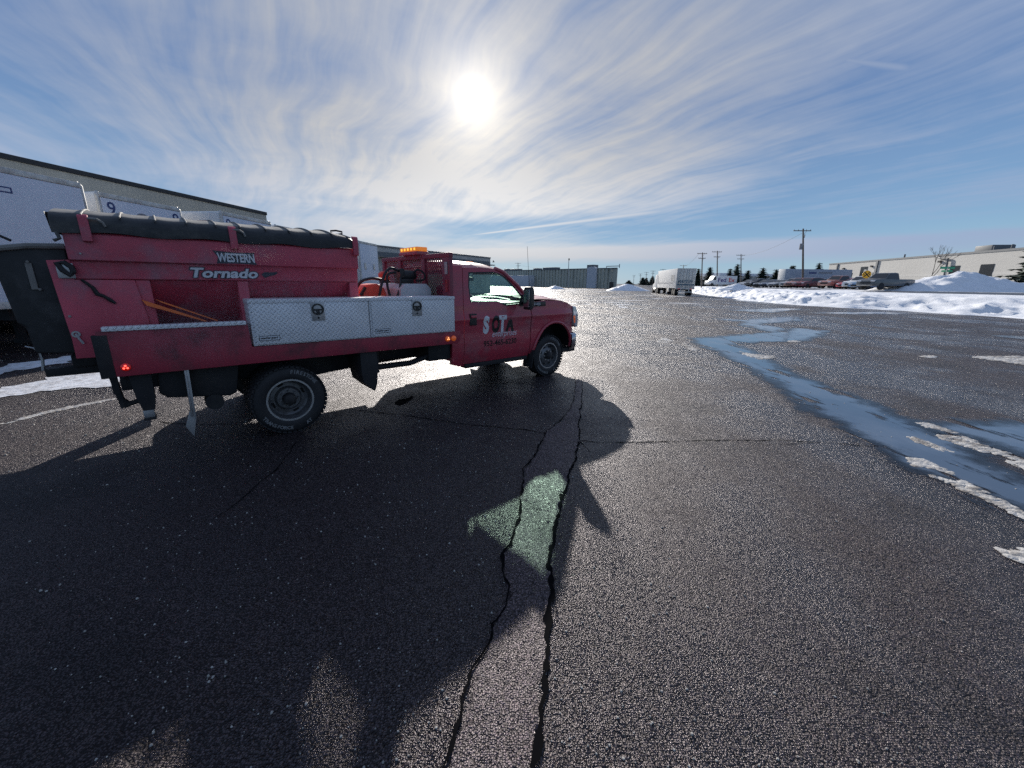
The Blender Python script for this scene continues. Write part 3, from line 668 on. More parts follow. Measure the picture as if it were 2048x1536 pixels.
g.build('rear_wall', M['red'], truck, smooth=0)
g = MB(); g.q([(2.46, -.72, 1.52), (2.46, .72, 1.52), (2.54, .70, 2.0), (2.54, -.70, 2.0)], (0, 1, 2, 3)); g.build('rear_window', M['glass'], truck, smooth=0)
g = MB()
for i in range(9):
    u0, u1 = -1 + 2 * i / 9, -1 + 2 * (i + 1) / 9
    bow = lambda u: .10 * (1 - u * u)
    g.q([(4.14 + bow(u0), .88 * u0, 1.50), (4.14 + bow(u1), .88 * u1, 1.50), (3.56 + bow(u1) * .4, .82 * u1, 1.985 + .07 * (1 - u1 * u1)), (3.56 + bow(u0) * .4, .82 * u0, 1.985 + .07 * (1 - u0 * u0))], (0, 1, 2, 3))
g.build('windscreen', M['screen'], truck, smooth=60)
g = MB()
for s_ in (-1, 1):                                            # A pillars
    g.tube([(4.16, s_ * .945, 1.47), (3.86, s_ * .915, 1.755), (3.56, s_ * .865, 1.985), (3.40, s_ * .845, 2.035)], [.045, .04, .04, .04], 8)
g.pieces('windscreen_pillar', M['red'], truck, smooth=60)
hood_st = [(4.13, 1.50, .90, .05), (4.35, 1.515, .91, .055), (4.7, 1.505, .92, .055), (5.0, 1.475, .915, .05), (5.2, 1.435, .90, .045), (5.33, 1.385, .88, .04), (5.40, 1.32, .86, .03), (5.43, 1.20, .85, .02), (5.44, .84, .85, .0)]
g = MB(); g.grid([[(x, hw * (-1 + 2 * i / 20), z + c * (1 - (-1 + 2 * i / 20) ** 4) + (.022 if abs(-1 + 2 * i / 20) < .52 and x < 5.3 else 0)) for i in range(21)] for x, z, hw, c in hood_st])
g.build('hood', M['red'], truck, smooth=40)
# front fender with its arch, flare and shoulder
ARC = [(4.78 + .60 * math.cos(a) * (1.0 if math.cos(a) > 0 else .92), .44 + .63 * math.sin(a)) for a in [R(8 + 164 * i / 18) for i in range(19)]]
FEN = [(4.155, .50), (4.155, 1.46), (4.5, 1.49), (4.9, 1.475), (5.2, 1.42), (5.345, 1.36), (5.37, 1.10), (5.41, .90), (5.44, .66)] + [(x, z) for x, z in ARC if x < 5.43] + [(4.20, .50)]
skin('front_fender', FEN, [], M['red'], truck, .03, cutx=[4.5, 4.8, 5.0, 5.1, 5.2, 5.3])
for s_ in (-1, 1):
    g = MB(); g.tube([(x, s_ * (cab_y(x, z) + .012), z) for x, z in ARC], .030, 8); g.build('wheel_arch_flare', M['red'], truck, smooth=60)
    g = MB(); g.prism([(x, z - .012) for x, z in ARC] , s_ * .55, s_ * .955, 'y'); 
    g = MB()
    for i in range(len(ARC) - 1):
        (x0, z0), (x1, z1) = ARC[i], ARC[i + 1]
        g.q([(x0, s_ * .96, z0), (x1, s_ * .96, z1), (x1, s_ * .5, z1), (x0, s_ * .5, z0)], (0, 1, 2, 3))
    g.q([(4.15, s_ * .5, .45), (5.42, s_ * .5, .45), (5.42, s_ * .5, 1.1), (4.15, s_ * .5, 1.1)], (0, 1, 2, 3))
    g.build('wheel_well', M['under'], truck, smooth=0)
    # headlight wraps the corner, amber side marker at its lower half
    g = MB(); pr = [(5.36, 1.36), (5.44, 1.35), (5.52, 1.24), (5.545, 1.08), (5.53, .92), (5.47, .92), (5.40, 1.02)]
    g.prism(pr, s_ * .955, s_ * .62, 'y'); g.build('headlight', M['clear_lens'], truck, bevel=.02, seg=3)
    g = MB(); g.prism([(5.385, 1.16), (5.44, 1.17), (5.455, 1.02), (5.415, 1.01)], s_ * .958, s_ * .94, 'y'); g.build('turn_signal', M['amber_dot'], truck, bevel=.004)
# grille, bumper
g = MB(); g.box(5.44, -.62, .86, 5.52, .62, 1.30)
for k in range(4): g.box(5.52, -.60, .90 + k * .1, 5.54, .60, .94 + k * .1)
g.build('grille', M['chrome'], truck, bevel=.008)
g = MB(); bp = [(5.34, .98), (5.46, .985), (5.56, .90), (5.62, .6), (5.64, 0), (5.62, -.6), (5.56, -.90), (5.46, -.985), (5.34, -.98)]
rows = []
for x, y in bp: rows.append([(x - .05, y * .97, .47), (x, y, .52), (x + .012, y, .66), (x, y, .78), (x - .06, y * .97, .81)])
g.grid(rows); g.build('front_bumper', M['chrome'], truck, smooth=45)
g = MB(); g.box(4.95, -.93, .42, 5.5, .93, .50); g.box(5.2, -.4, .3, 5.45, .4, .42); g.build('front_valance', M['under'], truck, smooth=0)
for s_ in (-1, 1):
    o = MB().obox((4.19, s_ * .90, .40), (.008, 0, .0), (0, .13, 0), (.03, 0, .17)).build('front_mudflap', M['rubber'], truck, bevel=.01)
# towing mirrors
for s_ in (-1, 1):
    g = MB()
    g.prism([(3.86, 1.40), (4.05, 1.40), (4.10, 1.46), (4.02, 1.57), (3.93, 1.60)], s_ * .95, s_ * 1.01, 'y')
    g.tube([(3.95, s_ * .98, 1.45), (3.90, s_ * 1.12, 1.46), (3.86, s_ * 1.20, 1.48)], .030, 8); g.tube([(3.95, s_ * .98, 1.54), (3.90, s_ * 1.12, 1.56), (3.86, s_ * 1.20, 1.58)], .028, 8)
    mr = g.build('mirror', M['mirror_black'], truck, bevel=.006)
    h = MB(); out = [(.0, 1.35), (.07, 1.36), (.10, 1.40), (.105, 1.66), (.08, 1.735), (.02, 1.745), (.0, 1.70)]
    h.prism([(3.82 + x, z) for x, z in out], s_ * 1.13, s_ * 1.31, 'y'); hs = h.build('mirror_housing', M['mirror_black'], mr, bevel=.022, seg=3)
    MB().box(3.805, s_ * 1.15, 1.40, 3.82, s_ * 1.29, 1.70).build('mirror_glass', M['chrome'], mr, bevel=.003)
    # door handle
    MB().box(2.76, s_ * (cab_y(2.8, 1.2) + .004), 1.12, 2.90, s_ * (cab_y(2.8, 1.2) - .02), 1.31).build('door_handle', M['trim'], doors[0 if s_ < 0 else 1], bevel=.015, seg=3)
    MB().box(2.775, s_ * (cab_y(2.8, 1.25) + .03), 1.24, 2.885, s_ * (cab_y(2.8, 1.25) - .0), 1.285).build('handle_grip', M['red'], doors[0 if s_ < 0 else 1], bevel=.008)
    MB().box(2.70, s_ * .955, .40, 4.1, s_ * .80, .47).build('rocker_sill', M['under'], truck, bevel=.01)
# interior
g = MB(); g.box(2.55, -.85, .55, 4.1, .85, .62); g.build('cab_floor', M['trim'], truck, smooth=0)
for y in (-.45, .45):
    g = MB(); g.prism([(2.55, .9), (3.1, .95), (3.1, 1.05), (2.72, 1.06), (2.63, 1.58), (2.54, 1.58), (2.50, 1.0)], y - .26, y + .26, 'y'); g.build('seat', M['under'], truck, bevel=.03)
    MB().box(2.555, y - .13, 1.59, 2.63, y + .13, 1.74).build('headrest', M['under'], truck, bevel=.03)
g = MB(); g.prism([(3.62, 1.0), (3.60, 1.36), (3.72, 1.46), (4.15, 1.49), (4.15, .6), (3.9, .6)], -.86, .86, 'y'); g.build('dashboard', M['trim'], truck, bevel=.03)
g = MB(); g.tube([(3.46 + .06 * math.cos(a) , .42 + .19 * math.sin(a), 1.38 + .18 * math.cos(a)) for a in [6.283 * i / 20 for i in range(20)]], .016, 6, closed=True); g.tube([(3.46, .42, 1.38), (3.70, .42, 1.30)], .03); g.build('steering_wheel', M['trim'], truck)
g = MB(); g.box(3.44, -.13, 1.83, 3.47, .13, 1.90); g.tube([(3.47, 0, 1.88), (3.58, 0, 1.98)], .012); g.build('rear_view_mirror', M['trim'], truck, bevel=.01)
g = MB(); g.box(3.05, -.10, 1.02, 3.6, .10, 1.30); g.build('centre_console', M['trim'], truck, bevel=.03)
for s_ in (-1, 1):                                             # grab handle on the pillar inside the screen
    MB().tube([(3.88, s_ * .86, 1.72), (3.84, s_ * .82, 1.76), (3.68, s_ * .80, 1.90), (3.66, s_ * .84, 1.94)], .020, 8).build('grab_handle', M['reflector'], truck)
for y0 in (-.44, .44): MB().obox((3.49, y0, 1.995), (.018, 0, .022), (0, .36, 0), (-.03, 0, .034)).build('sun_visor', M['reflector'], truck, bevel=.01)
# wheels
def tyre_prof(r, w, rin): return [(-w * .38, rin), (-w * .47, rin + .03), (-w * .5, rin + (r - rin) * .45), (-w * .47, r - .045), (-w * .40, r - .012), (-w * .2, r), (w * .2, r), (w * .40, r - .012), (w * .47, r - .045), (w * .5, rin + (r - rin) * .45), (w * .47, rin + .03), (w * .38, rin)]
def arc_text(body, rad, mid, size, parent, yface, flip=False, s_=-1, depth=.004):
    """raised letters round the tyre wall, one mesh"""
    bm = bmesh.new(); adv = [.62 if ch in 'I1 ' else .8 if ch not in 'MW' else 1.05 for ch in body]; tot = sum(adv) * size; pos = -tot / 2
    for ch, w in zip(body, adv):
        c_ = pos + w * size / 2; pos += w * size
        if ch == ' ': continue
        cu = bpy.data.curves.new('l', 'FONT'); cu.body = ch; cu.size = size * 1.25; cu.align_x = 'CENTER'; cu.align_y = 'CENTER'; cu.extrude = .0015; cu.offset = .0015; cu.resolution_u = 2
        ob = bpy.data.objects.new('l', cu); COL.objects.link(ob); dg = bpy.context.evaluated_depsgraph_get(); dg.update()
        me = bpy.data.meshes.new_from_object(ob.evaluated_get(dg)); bpy.data.objects.remove(ob); bpy.data.curves.remove(cu)
        a = mid - c_ / rad if not flip else mid + c_ / rad          # angle from +x, letters upright towards the rim outside
        rot = a - math.pi / 2 if not flip else a + math.pi / 2
        T = Matrix.Translation((rad * math.cos(a), yface, rad * math.sin(a))) @ Matrix.Rotation(-rot, 4, 'Y') @ Matrix.Rotation(math.pi / 2, 4, 'X')
        me.transform(T); bm.from_mesh(me); bpy.data.meshes.remove(me)
    return finish(bm, bpy.data.meshes.new('tyre_lettering'), 'tyre_lettering', M['letter'], parent, 0)
def wheel(x, y, s_, deep, lettering):
    w = empty('wheel', (x, y, .406)); w.parent = truck; r, wd = .406, .25
    MBt = MB(); MBt.lathe(tyre_prof(r, wd, .235), (0, 0, 0), 'y', 48, close=True); ty = MBt.build('tyre', M['rubber'], w, smooth=40)
    g = MB()                                                    # tread blocks
    for k in range(44):
        a = 6.283 * k / 44
        for yy, sh in ((-.098, 0), (-.035, .5), (.035, 0), (.098, .5)):
            aa = a + sh * 6.283 / 44; c_ = Vector(((r - .002) * math.cos(aa), yy, (r - .002) * math.sin(aa))); rad_ = Vector((math.cos(aa), 0, math.sin(aa))); tg = Vector((-math.sin(aa), 0, math.cos(aa)))
            g.obox(c_, tg * .021, Vector((0, .024, 0)), rad_ * .008)
    g.build('tread', M['rubber'], ty, smooth=0)
    d = s_ * .5 * wd; dish = .115 if deep else .02
    g = MB(); g.lathe([(d * .78, .262), (d * .92, .258), (d * .92, .238), (d * .55, .232)], (0, 0, 0), 'y', 40); lip = g.build('rim_lip', M['rimlip'], None, smooth=50)
    if deep: pr = [(d * .9, .238), (d * .35, .226), (-d * .1, .215), (-d * .25, .19), (-d * .22, .15), (d * .10, .125), (d * .12, .085), (d * .12, .03)]
    else: pr = [(d * .9, .238), (d * .5, .226), (d * .30, .21), (d * .42, .17), (d * .62, .135), (d * .66, .11), (d * .55, .09), (d * .55, .03)]
    g = MB(); g.lathe(pr, (0, 0, 0), 'y', 40); hy = pr[-1][0]
    rim = g.build('rim', M['rim'], w, smooth=40); lip.parent = rim
    g = MB(); ih = pr[4][0]
    for k in range(8):
        a = 6.283 * (k + .5) / 8; rr_ = .178
        if k % 2 == 0 or not deep:
            e = Vector((math.cos(a), 0, math.sin(a))); tg = Vector((-math.sin(a), 0, math.cos(a)))
            yb = (pr[3][0] + pr[4][0]) / 2 + s_ * .004
            g.obox(e * rr_ + Vector((0, yb, 0)), tg * (.034 if deep else .026), e * .011, Vector((0, s_ * .006, 0)))
    g.pieces('hand_hole', M['gap'], rim, bevel=.004)
    g = MB()
    for k in range(8):
        a = 6.283 * k / 8; g.cyl((.098 * math.cos(a), hy - s_ * .0, .098 * math.sin(a)), (.098 * math.cos(a), hy + s_ * .035, .098 * math.sin(a)), .013, 6)
    g.pieces('lug_nut', M['rimlip'] if not deep else M['rim'], rim, smooth=0)
    g = MB(); g.lathe([(hy, .075), (hy + s_ * .07, .068), (hy + s_ * .09, .05), (hy + s_ * .095, .0)], (0, 0, 0), 'y', 24); g.build('hub', M['under'], rim, smooth=50)
    if lettering:
        yf = s_ * (.5 * wd - .002)
        arc_text('FIRESTONE', .345, R(58), .048, ty, yf); arc_text('TRANSFORCE', .345, R(238), .046, ty, yf, flip=True); arc_text('AT', .345, R(300), .046, ty, yf, flip=True)
wheel(WB, -.845, -1, False, True); wheel(WB, .845, 1, False, False)
for s_ in (-1, 1): wheel(0.02, s_ * 1.07, s_, True, s_ < 0); wheel(0.02, s_ * .765, s_, True, False)
# frame and driveline
g = MB()
for s_ in (-1, 1): g.box(-1.45, s_ * .36, .62, 4.9, s_ * .48, .80)
for x in (-1.4, -.6, .7, 1.6, 2.3, 3.4, 4.4): g.box(x - .05, -.4, .64, x + .05, .4, .76)
g.cyl((0.02, -.62, .42), (.02, .62, .42), .07, 12); g.ball((.02, 0, .42), .17, .17, .17); g.cyl((WB, -.7, .40), (WB, .7, .40), .05, 12); g.ball((WB, -.25, .42), .13, .13, .13)
g.tube([(.1, 0, .46), (2.2, 0, .55), (3.6, 0, .62)], .045, 10)
g.build('chassis', M['under'], truck, bevel=.006)
g = MB(); g.box(2.75, -.35, .42, 4.2, .35, .66); g.build('gearbox', M['under'], truck, bevel=.05)
MB().prism([(-1.12, .90), (-1.14, .66), (-1.08, .60), (-.55, .53), (-.48, .56), (-.42, .90)], -1.05, -.45, 'y').build('spare_tank', M['under'], truck, bevel=.03)
MB().lathe([(-.10, .0), (-.10, .085), (.10, .085), (.10, .0)], (-.70, -1.0, .50), 'y', 18).build('air_reservoir', M['under'], truck, smooth=40)
g = MB(); g.tube([(1.10, -.86, .60), (1.75, -.86, .60), (1.98, -.87, .66), (2.15, -.88, .72), (2.5, -.8, .74)], .042, 10); g.build('exhaust_pipe', M['under'], truck)
MB().box(.95, -1.02, .55, 1.20, -.55, .90).build('battery_box', M['under'], truck, bevel=.01)
MB().box(2.02, -.95, .60, 2.42, -.45, .90).build('fuel_filler_box', M['under'], truck, bevel=.02)
MB().prism([(-.42, .90), (-.45, .62), (.45, .54), (.98, .58), (.98, .90)], -.60, .60, 'y').build('axle_shroud', M['under'], truck, bevel=.02)
for s_ in (-1, 1):
    g = MB(); g.prism([(.90, .92), (1.12, .92), (1.13, .66), (1.10, .42), (1.06, .335), (.92, .47), (.90, .60)], s_ * 1.16, s_ * .70, 'y'); g.build('front_splash_guard', M['rubber'], truck, bevel=.01)
    g = MB(); g.obox((-.90, s_ * .95, .60), (.006, 0, 0), (0, .20, 0), (.01, 0, .31)); fl = g.build('rear_mudflap', M['rubber'], truck, bevel=.004)
    h = MB(); h.prism([(-.905, .90), (-.87, .90), (-.885, .36), (-.925, .44)], s_ * 1.17, s_ * 1.155, 'y'); h.prism([(-.93, .46), (-.885, .38), (-.93, .17), (-.985, .30)], s_ * 1.165, s_ * 1.160, 'y'); h.cyl((-.90, s_ * 1.175, .90), (-.915, s_ * 1.175, .40), .010, 8); h.build('flap_bracket', M['steel'], fl, bevel=.002)
# rear support leg and hook under the bed corner
g = MB(); g.prism([(-1.33, .90), (-1.16, .90), (-1.17, .62), (-1.19, .52), (-1.28, .52), (-1.31, .66)], -1.12, -1.0, 'y'); lg = g.build('step_bracket', M['under'], truck, bevel=.01)
MB().box(-1.285, -1.11, .44, -1.20, -1.01, .52).build('step_pad', M['steel'], lg, bevel=.008); MB().box(-1.29, -1.115, .415, -1.195, -1.005, .44).build('step_foot', M['rubber'], lg, bevel=.004)
g = MB(); g.box(-1.47, -1.0, .70, -1.42, -.94, .90); g.tube([(-1.45, -.97, .86), (-1.43, -.97, .64), (-1.38, -.97, .58), (-1.30, -.97, .60), (-1.27, -.97, .68), (-1.29, -.97, .80), (-1.36, -.97, .86)], .028, 8); g.cyl((-1.42, -.97, .62), (-1.41, -.97, .55), .036, 8); g.build('tow_hook', M['under'], truck)
# flat bed
g = MB(); g.box(-1.485, -1.19, .98, 2.44, 1.19, 1.04); g.build('bed_floor', M['under'], truck, bevel=.004)
for s_ in (-1, 1):
    y0, y1 = s_ * 1.20, s_ * 1.15
    g = MB(); g.prism([(-1.485, .903), (2.40, .885), (2.455, .93), (2.455, 1.075), (-.29, 1.085), (-.30, 1.335), (-1.47, 1.335)], y0, y1, 'y'); g.build('bed_side', M['red_steel'], truck, bevel=.006)
    g = MB(); g.box(-1.425, s_ * 1.215, 1.333, -.315, s_ * 1.10, 1.372); g.build('side_ledge', M['tread'], truck, bevel=.003)
    MB().box(-1.505, s_ * 1.203, .895, -1.40, s_ * 1.15, 1.30).build('corner_post', M['under'], truck, bevel=.006)
    for x, z, mt, bu, rad in ((-1.325, .99, 'red_lit', 'red_hot', .030), (2.22, .972, 'amber_dot', 'amber_bulb', .034), (2.325, .970, 'amber_dot', None, .034)):
        g = MB(); g.lathe([(0, rad * 1.25), (s_ * .012, rad * 1.2), (s_ * .014, rad), (s_ * .022, rad * .7), (s_ * .024, 0)], (x, s_ * 1.20, z), 'y', 18); ml = g.build('marker_light', M[mt], truck, smooth=40)
        if bu:
            g = MB()
            for k in range(3):
                a = R(90 + 120 * k); g.ball((x + .015 * math.cos(a), s_ * 1.224, z + .015 * math.sin(a)), .009, .006, .009, 8, 5)
            g.pieces('bulb', M[bu], ml)
# diamond plate toolboxes
def toolbox(s_, x0, x1, lx):
    z0a, z0b, z1 = 1.088 - .006 * x0, 1.088 - .006 * x1, 1.592
    g = MB(); g.prism([(x0, z0a), (x1, z0b), (x1, z1), (x0, z1)], s_ * 1.205, s_ * .76, 'y'); tb = g.build('toolbox', M['tread'], truck, bevel=.008)
    g = MB(); g.prism([(x0 + .025, z0a + .015), (x1 - .015, z0b + .015), (x1 - .015, z1 - .045), (x0 + .025, z1 - .045)], s_ * 1.222, s_ * 1.206, 'y'); dr = g.build('toolbox_door', M['tread'], None, bevel=.004); dr.parent = tb
    MB().box(x0 - .004, s_ * 1.216, z1 - .038, x1 + .004, s_ * .75, z1 + .008).build('toolbox_lid', M['tread'], tb, bevel=.010, seg=3)
    # paddle latch
    lz = 1.475; g = MB(); g.box(lx - .075, s_ * 1.230, lz - .135, lx + .075, s_ * 1.222, lz + .085); lt = g.build('latch', M['steel'], tb, bevel=.004)
    g.v = []; g.f = []; g.mi = []
    g.lathe([(s_ * -.002, .068), (s_ * .012, .068), (s_ * .012, .052), (s_ * -.002, .052)], (lx, s_ * 1.232, lz), 'y', 28); g.obox((lx, s_ * 1.240, lz - .005), (.056, 0, 0), (0, .006, 0), (0, 0, .010)); g.obox((lx, s_ * 1.238, lz - .03), (.018, 0, 0), (0, .005, 0), (0, 0, .02)); g.lathe([(0, .012), (s_ * .008, .010), (s_ * .009, 0)], (lx, s_ * 1.230, lz - .10), 'y', 12)
    hd = g.build('latch_ring', M['trim'], None, smooth=40); hd.parent = tb
    if s_ < 0:
        sx = x0 + .055; sz = z0a + .055 - .0
        MB().box(sx, -1.2265, sz, sx + .205, -1.222, sz + .056).build('badge', M['black_letter'], tb, bevel=.001)
        MB().box(sx + .006, -1.2285, sz + .006, sx + .199, -1.2266, sz + .050).build('badge_face', M['silver_letter'], tb, smooth=0)
        text_mesh('badge_text', 'weather guard', .036, M['black_letter'], tb, (sx + .012, -1.2288, sz + .020), (R(90), 0, 0), shear=.25, xs=.80, extrude=.0008, offset=.0012)
for s_ in (-1, 1): toolbox(s_, -.272, 1.043, .42); toolbox(s_, 1.051, 2.352, 1.72)
# headache rack with expanded metal
HX0, HX1 = 2.36, 2.42
g = MB()
for y0, y1 in ((-1.08, -.86), (-.31, -.19), (.57, .69), (1.27, 1.38)): g.box(HX0, y0, 1.02, HX1, y1, 2.232)
g.box(HX0 - .004, -1.083, 2.165, HX1 + .004, 1.383, 2.236); g.box(HX0 - .002, -.9, 1.02, HX1 + .002, 1.3, 1.12)
hr = g.build('headache_rack', M['red_rack'], truck, bevel=.008)
def mesh_panel(y0, y1, z0, z1):
    g = MB(); pitch = .064
    def clip(a, b):
        (ya, za), (yb, zb) = a, b; t0, t1 = 0., 1.
        for p, q_ in ((-(yb - ya), ya - y0), (yb - ya, y1 - ya), (-(zb - za), za - z0), (zb - za, z1 - za)):
            if abs(p) < 1e-9:
                if q_ < 0: return None
            else:
                r_ = q_ / p
                if p < 0: t0 = max(t0, r_)
                else: t1 = min(t1, r_)
        return None if t0 >= t1 - .004 else ((ya + (yb - ya) * t0, za + (zb - za) * t0), (ya + (yb - ya) * t1, za + (zb - za) * t1))
    L = (y1 - y0) + (z1 - z0)
    for k in range(int(L / pitch) + 2):
        for sg in (1, -1):
            s0 = y0 + k * pitch if sg > 0 else y1 - k * pitch
            c_ = clip((s0 + sg * .0, z0), (s0 - sg * (z1 - z0), z1))
            if c_:
                a, b = Vector((2.39, *c_[0])), Vector((2.39, *c_[1])); d = (b - a); ln = d.length / 2
                if ln > .006: d.normalize(); g.obox((a + b) / 2, d * ln, d.cross(Vector((1, 0, 0))) * .0055, Vector((.004 if sg > 0 else .0055, 0, 0)))
    return g
for a in ((-.86, -.31), (-.19, .57), (.69, 1.27)): mesh_panel(a[0], a[1], 1.12, 2.165).build('rack_mesh', M['red_rack'], hr, smooth=0)
MB().box(2.345, -1.03, 1.92, 2.358, -.955, 2.10).build('oval_lens', M['reflector'], hr, bevel=.012, seg=3); MB().box(2.345, -1.03, 1.66, 2.358, -.955, 1.84).build('oval_lens', M['red_dull'], hr, bevel=.012, seg=3)
# amber beacons
def beacon(name, x, y, z, lx, ly, lz, parent, base):
    g = MB(); g.box(x - lx * .55, y - ly * .53, z, x + lx * .55, y + ly * .53, z + base); b = g.build(name, M['trim'] if base < .05 else M['red'], parent, bevel=.008)
    h = MB(); h.box(x - lx / 2, y - ly / 2, z + base, x + lx / 2, y + ly / 2, z + base + lz); ln = h.build('amber_lens', M['amber_lit'], b, bevel=.018, seg=3)
    g = MB()
    for k in range(5):
        yy = y - ly * .38 + ly * .19 * k; g.box(x - lx / 2 - .003, yy - ly * .045, z + base + lz * .25, x + lx / 2 + .003, yy + ly * .045, z + base + lz * .8)
    g.pieces('bulb', M['amber_hot'], b, bevel=.004)
beacon('light_bar', 2.39, .11, 2.236, .20, .62, .072, truck, .055)
beacon('roof_beacon', 3.44, .02, 2.105, .12, .20, .055, truck, .02)
MB().tube([(4.20, -.90, 1.50), (4.15, -.90, 1.95), (4.10, -.90, 2.44)], [.006, .004, .003], 6).build('antenna', M['trim'], truck)
# door lettering
RX = (R(90), 0, 0); yd = lambda z: -(cab_y(3.3, z) + .003)
def door_text(body, x, z, size, m, **kw):
    o = text_mesh('door_lettering', body, size, M[m], None, (0, 0, 0), (0, 0, 0), extrude=.0012, **kw)
    me = o.data; bm = bmesh.new(); bm.from_mesh(me)
    bmesh.ops.subdivide_edges(bm, edges=[e for e in bm.edges if e.calc_length() > .04], cuts=2, use_grid_fill=False)
    for v in bm.verts:
        X_, Z_, d_ = x + v.co.x, z + v.co.y, v.co.z; v.co = (X_, -(cab_y(X_, Z_) + .002) - d_, Z_)
    bm.to_mesh(me); bm.free(); o.parent = doors[0]; return o
door_text('S', 3.045, .985, .37, 'white_letter', xs=.66, offset=.022); door_text('O', 3.225, .985, .37, 'black_letter', xs=.56, offset=.022); door_text('T', 3.38, .985, .37, 'white_letter', xs=.68, offset=.022); door_text('A', 3.555, .985, .37, 'black_letter', xs=.62, offset=.022)
door_text('enterprises', 3.22, .895, .155, 'white_letter', shear=.5, xs=.80, offset=-.0012); door_text('952-465-6230', 3.05, .745, .135, 'black_letter', xs=.98, offset=.002)
MB().box(4.18, -1.0, 1.385, 4.52, -.985, 1.47).build('fender_vent', M['black_letter'], truck, bevel=.02)
text_mesh('fender_badge', 'F-450', .07, M['silver_letter'], truck, (4.21, -1.004, 1.405), RX, extrude=.001, offset=.001)

# ------------------------------------------------------------------ salt spreader carried in the bed
sp = empty('salt_spreader', (TX, TY, 0), YAW)
tag(sp, 'big red poly salt spreader hopper with black cover standing in the truck bed', 'salt spreader')
g = MB(); sec = [(-.20, 1.05), (-.62, 1.45), (-.865, 1.785), (-.905, 1.80), (-.915, 1.955), (-.965, 1.965), (-.962, 2.19), (-.93, 2.215)]
def hop_rows(x0, x1):
    full = sec + [(-y, z) for y, z in reversed(sec)]
    return [[(x, y, z) for y, z in full] for x in (x0, x1)]
g.grid(hop_rows(-1.545, 1.045))
full = sec + [(-y, z) for y, z in reversed(sec)]; n_ = len(full)
for x in (-1.545, 1.045): g.q([(x, y, z) for y, z in full], tuple(range(n_)))
hop = g.build('hopper', M['red_poly'], sp, bevel=.010, seg=2)
g = MB()
for s_ in (-1, 1):
    for x0, x1, lo in ((-1.14, -1.03, 1.40), (-.30, -.20, 1.05), (.93, 1.045, 1.05)):
        g.prism([(s_ * .20, 1.05), (s_ * .55, 1.05), (s_ * .885, 1.30), (s_ * .895, 1.79), (s_ * .60, 1.60)], x0, x1, 'x')
g.pieces('hopper_rib', M['red_poly'], sp, bevel=.008)
for s_ in (-1, 1):
    g = MB(); g.prism([(-1.69, 1.955), (-1.545, 1.965), (-1.545, 1.79), (-1.14, 1.79), (-1.10, 1.42), (-1.12, 1.06), (-1.665, 1.065), (-1.66, 1.25)], s_ * .91, s_ * .885, 'y'); g.build('end_plate', M['red_poly'], sp, bevel=.006)
    g = MB(); g.box(-1.64, s_ * .925, 1.80, -1.53, s_ * .90, 1.935); bb = g.build('bearing_block', M['steel'], sp, bevel=.006)
    g = MB(); g.tube([(-1.625, s_ * .935, 1.93), (-1.60, s_ * .945, 1.87), (-1.56, s_ * .945, 1.83), (-1.535, s_ * .94, 1.86), (-1.54, s_ * .935, 1.90), (-1.58, s_ * .93, 1.94)], .022, 8, closed=True); g.build('belt_loop', M['rubber'], bb)
    g = MB(); g.lathe([(0, .032), (s_ * .012, .030), (s_ * .012, .016), (0, .014)], (-1.625, s_ * .91, 1.295), 'y', 16); g.tube([(-1.625, s_ * .925, 1.30), (-1.61, s_ * .93, 1.25), (-1.59, s_ * .93, 1.205)], .010, 6); g.build('shackle_pin', M['steel'], sp)
    g = MB(); g.lathe([(0, .012), (s_ * .008, .010), (s_ * .009, 0)], (-1.635, s_ * .91, 1.46), 'y', 10); g.lathe([(0, .009), (s_ * .008, .008), (s_ * .009, 0)], (-1.46, s_ * .965, 2.02), 'y', 10); g.pieces('bolt', M['steel'], sp)
# black chain clip and smear of grease at the back of the body
g = MB(); g.tube([(-1.50, -.915, 1.79), (-1.44, -.918, 1.72), (-1.42, -.92, 1.66), (-1.38, -.92, 1.64), (-1.34, -.92, 1.60), (-1.31, -.92, 1.57)], [.012, .016, .020, .016, .018, .010], 7); g.build('lift_chain', M['under'], sp)
# cover: black vinyl over bows, salt dust on its upper face
def tarp_z(y, x):
    u = abs(y) / .985; f_ = min(1., max(0., (1.06 - x) / .30)) ; end = math.sqrt(max(0, 1 - (1 - f_) ** 2)) if x > .76 else 1.
    return 2.33 + .02 + (.125 * (1 - u ** 2.2)) * (.35 + .65 * end) - .07 * (1 - end)
xs_ = [-1.60 + .045 * i for i in range(60)]; xs_ = [x for x in xs_ if x < 1.05] + [1.055]
bows = [-1.40, -1.15, -.90, -.66, -.42, -.20, .04, .28, .52, .76, .96]
rows = []
for x in xs_:
    rw = [(x, -.99, 2.20 + .012 * math.sin(x * 9)), (x, -.995, 2.28)]
    for k in range(21):
        y = -.985 + 1.97 * k / 20; sag = min(abs(x - b) for b in bows); z = tarp_z(y, x) - .007 * min(1, sag / .09)
        if k in (0, 20): z -= .025
        rw.append((x, y, z))
    rw += [(x, .995, 2.28), (x, .99, 2.20)]; rows.append(rw)
g = MB(); g.grid(rows)
for i in range(len(rows) - 1):
    pass
cov = g.build('cover', [M['black_vinyl'], M['dusty']], sp, smooth=60)
for p in cov.data.polygons:
    if p.center.z > 2.352 and abs(p.center.y) < .965: p.material_index = 1
g = MB(); g.q([(-1.60, -.99, 2.20), (-1.62, -.95, 2.36), (-1.63, -.5, 2.40), (-1.63, 0, 2.415), (-1.63, .5, 2.40), (-1.62, .95, 2.36), (-1.60, .99, 2.20)], (0, 1, 2, 3, 4, 5, 6)); g.tube([(-1.58, -.97, 2.22), (-1.56, -1.0, 2.14), (-1.60, -1.0, 2.12)], .014, 6); g.build('cover_end_flap', M['black_vinyl'], sp)
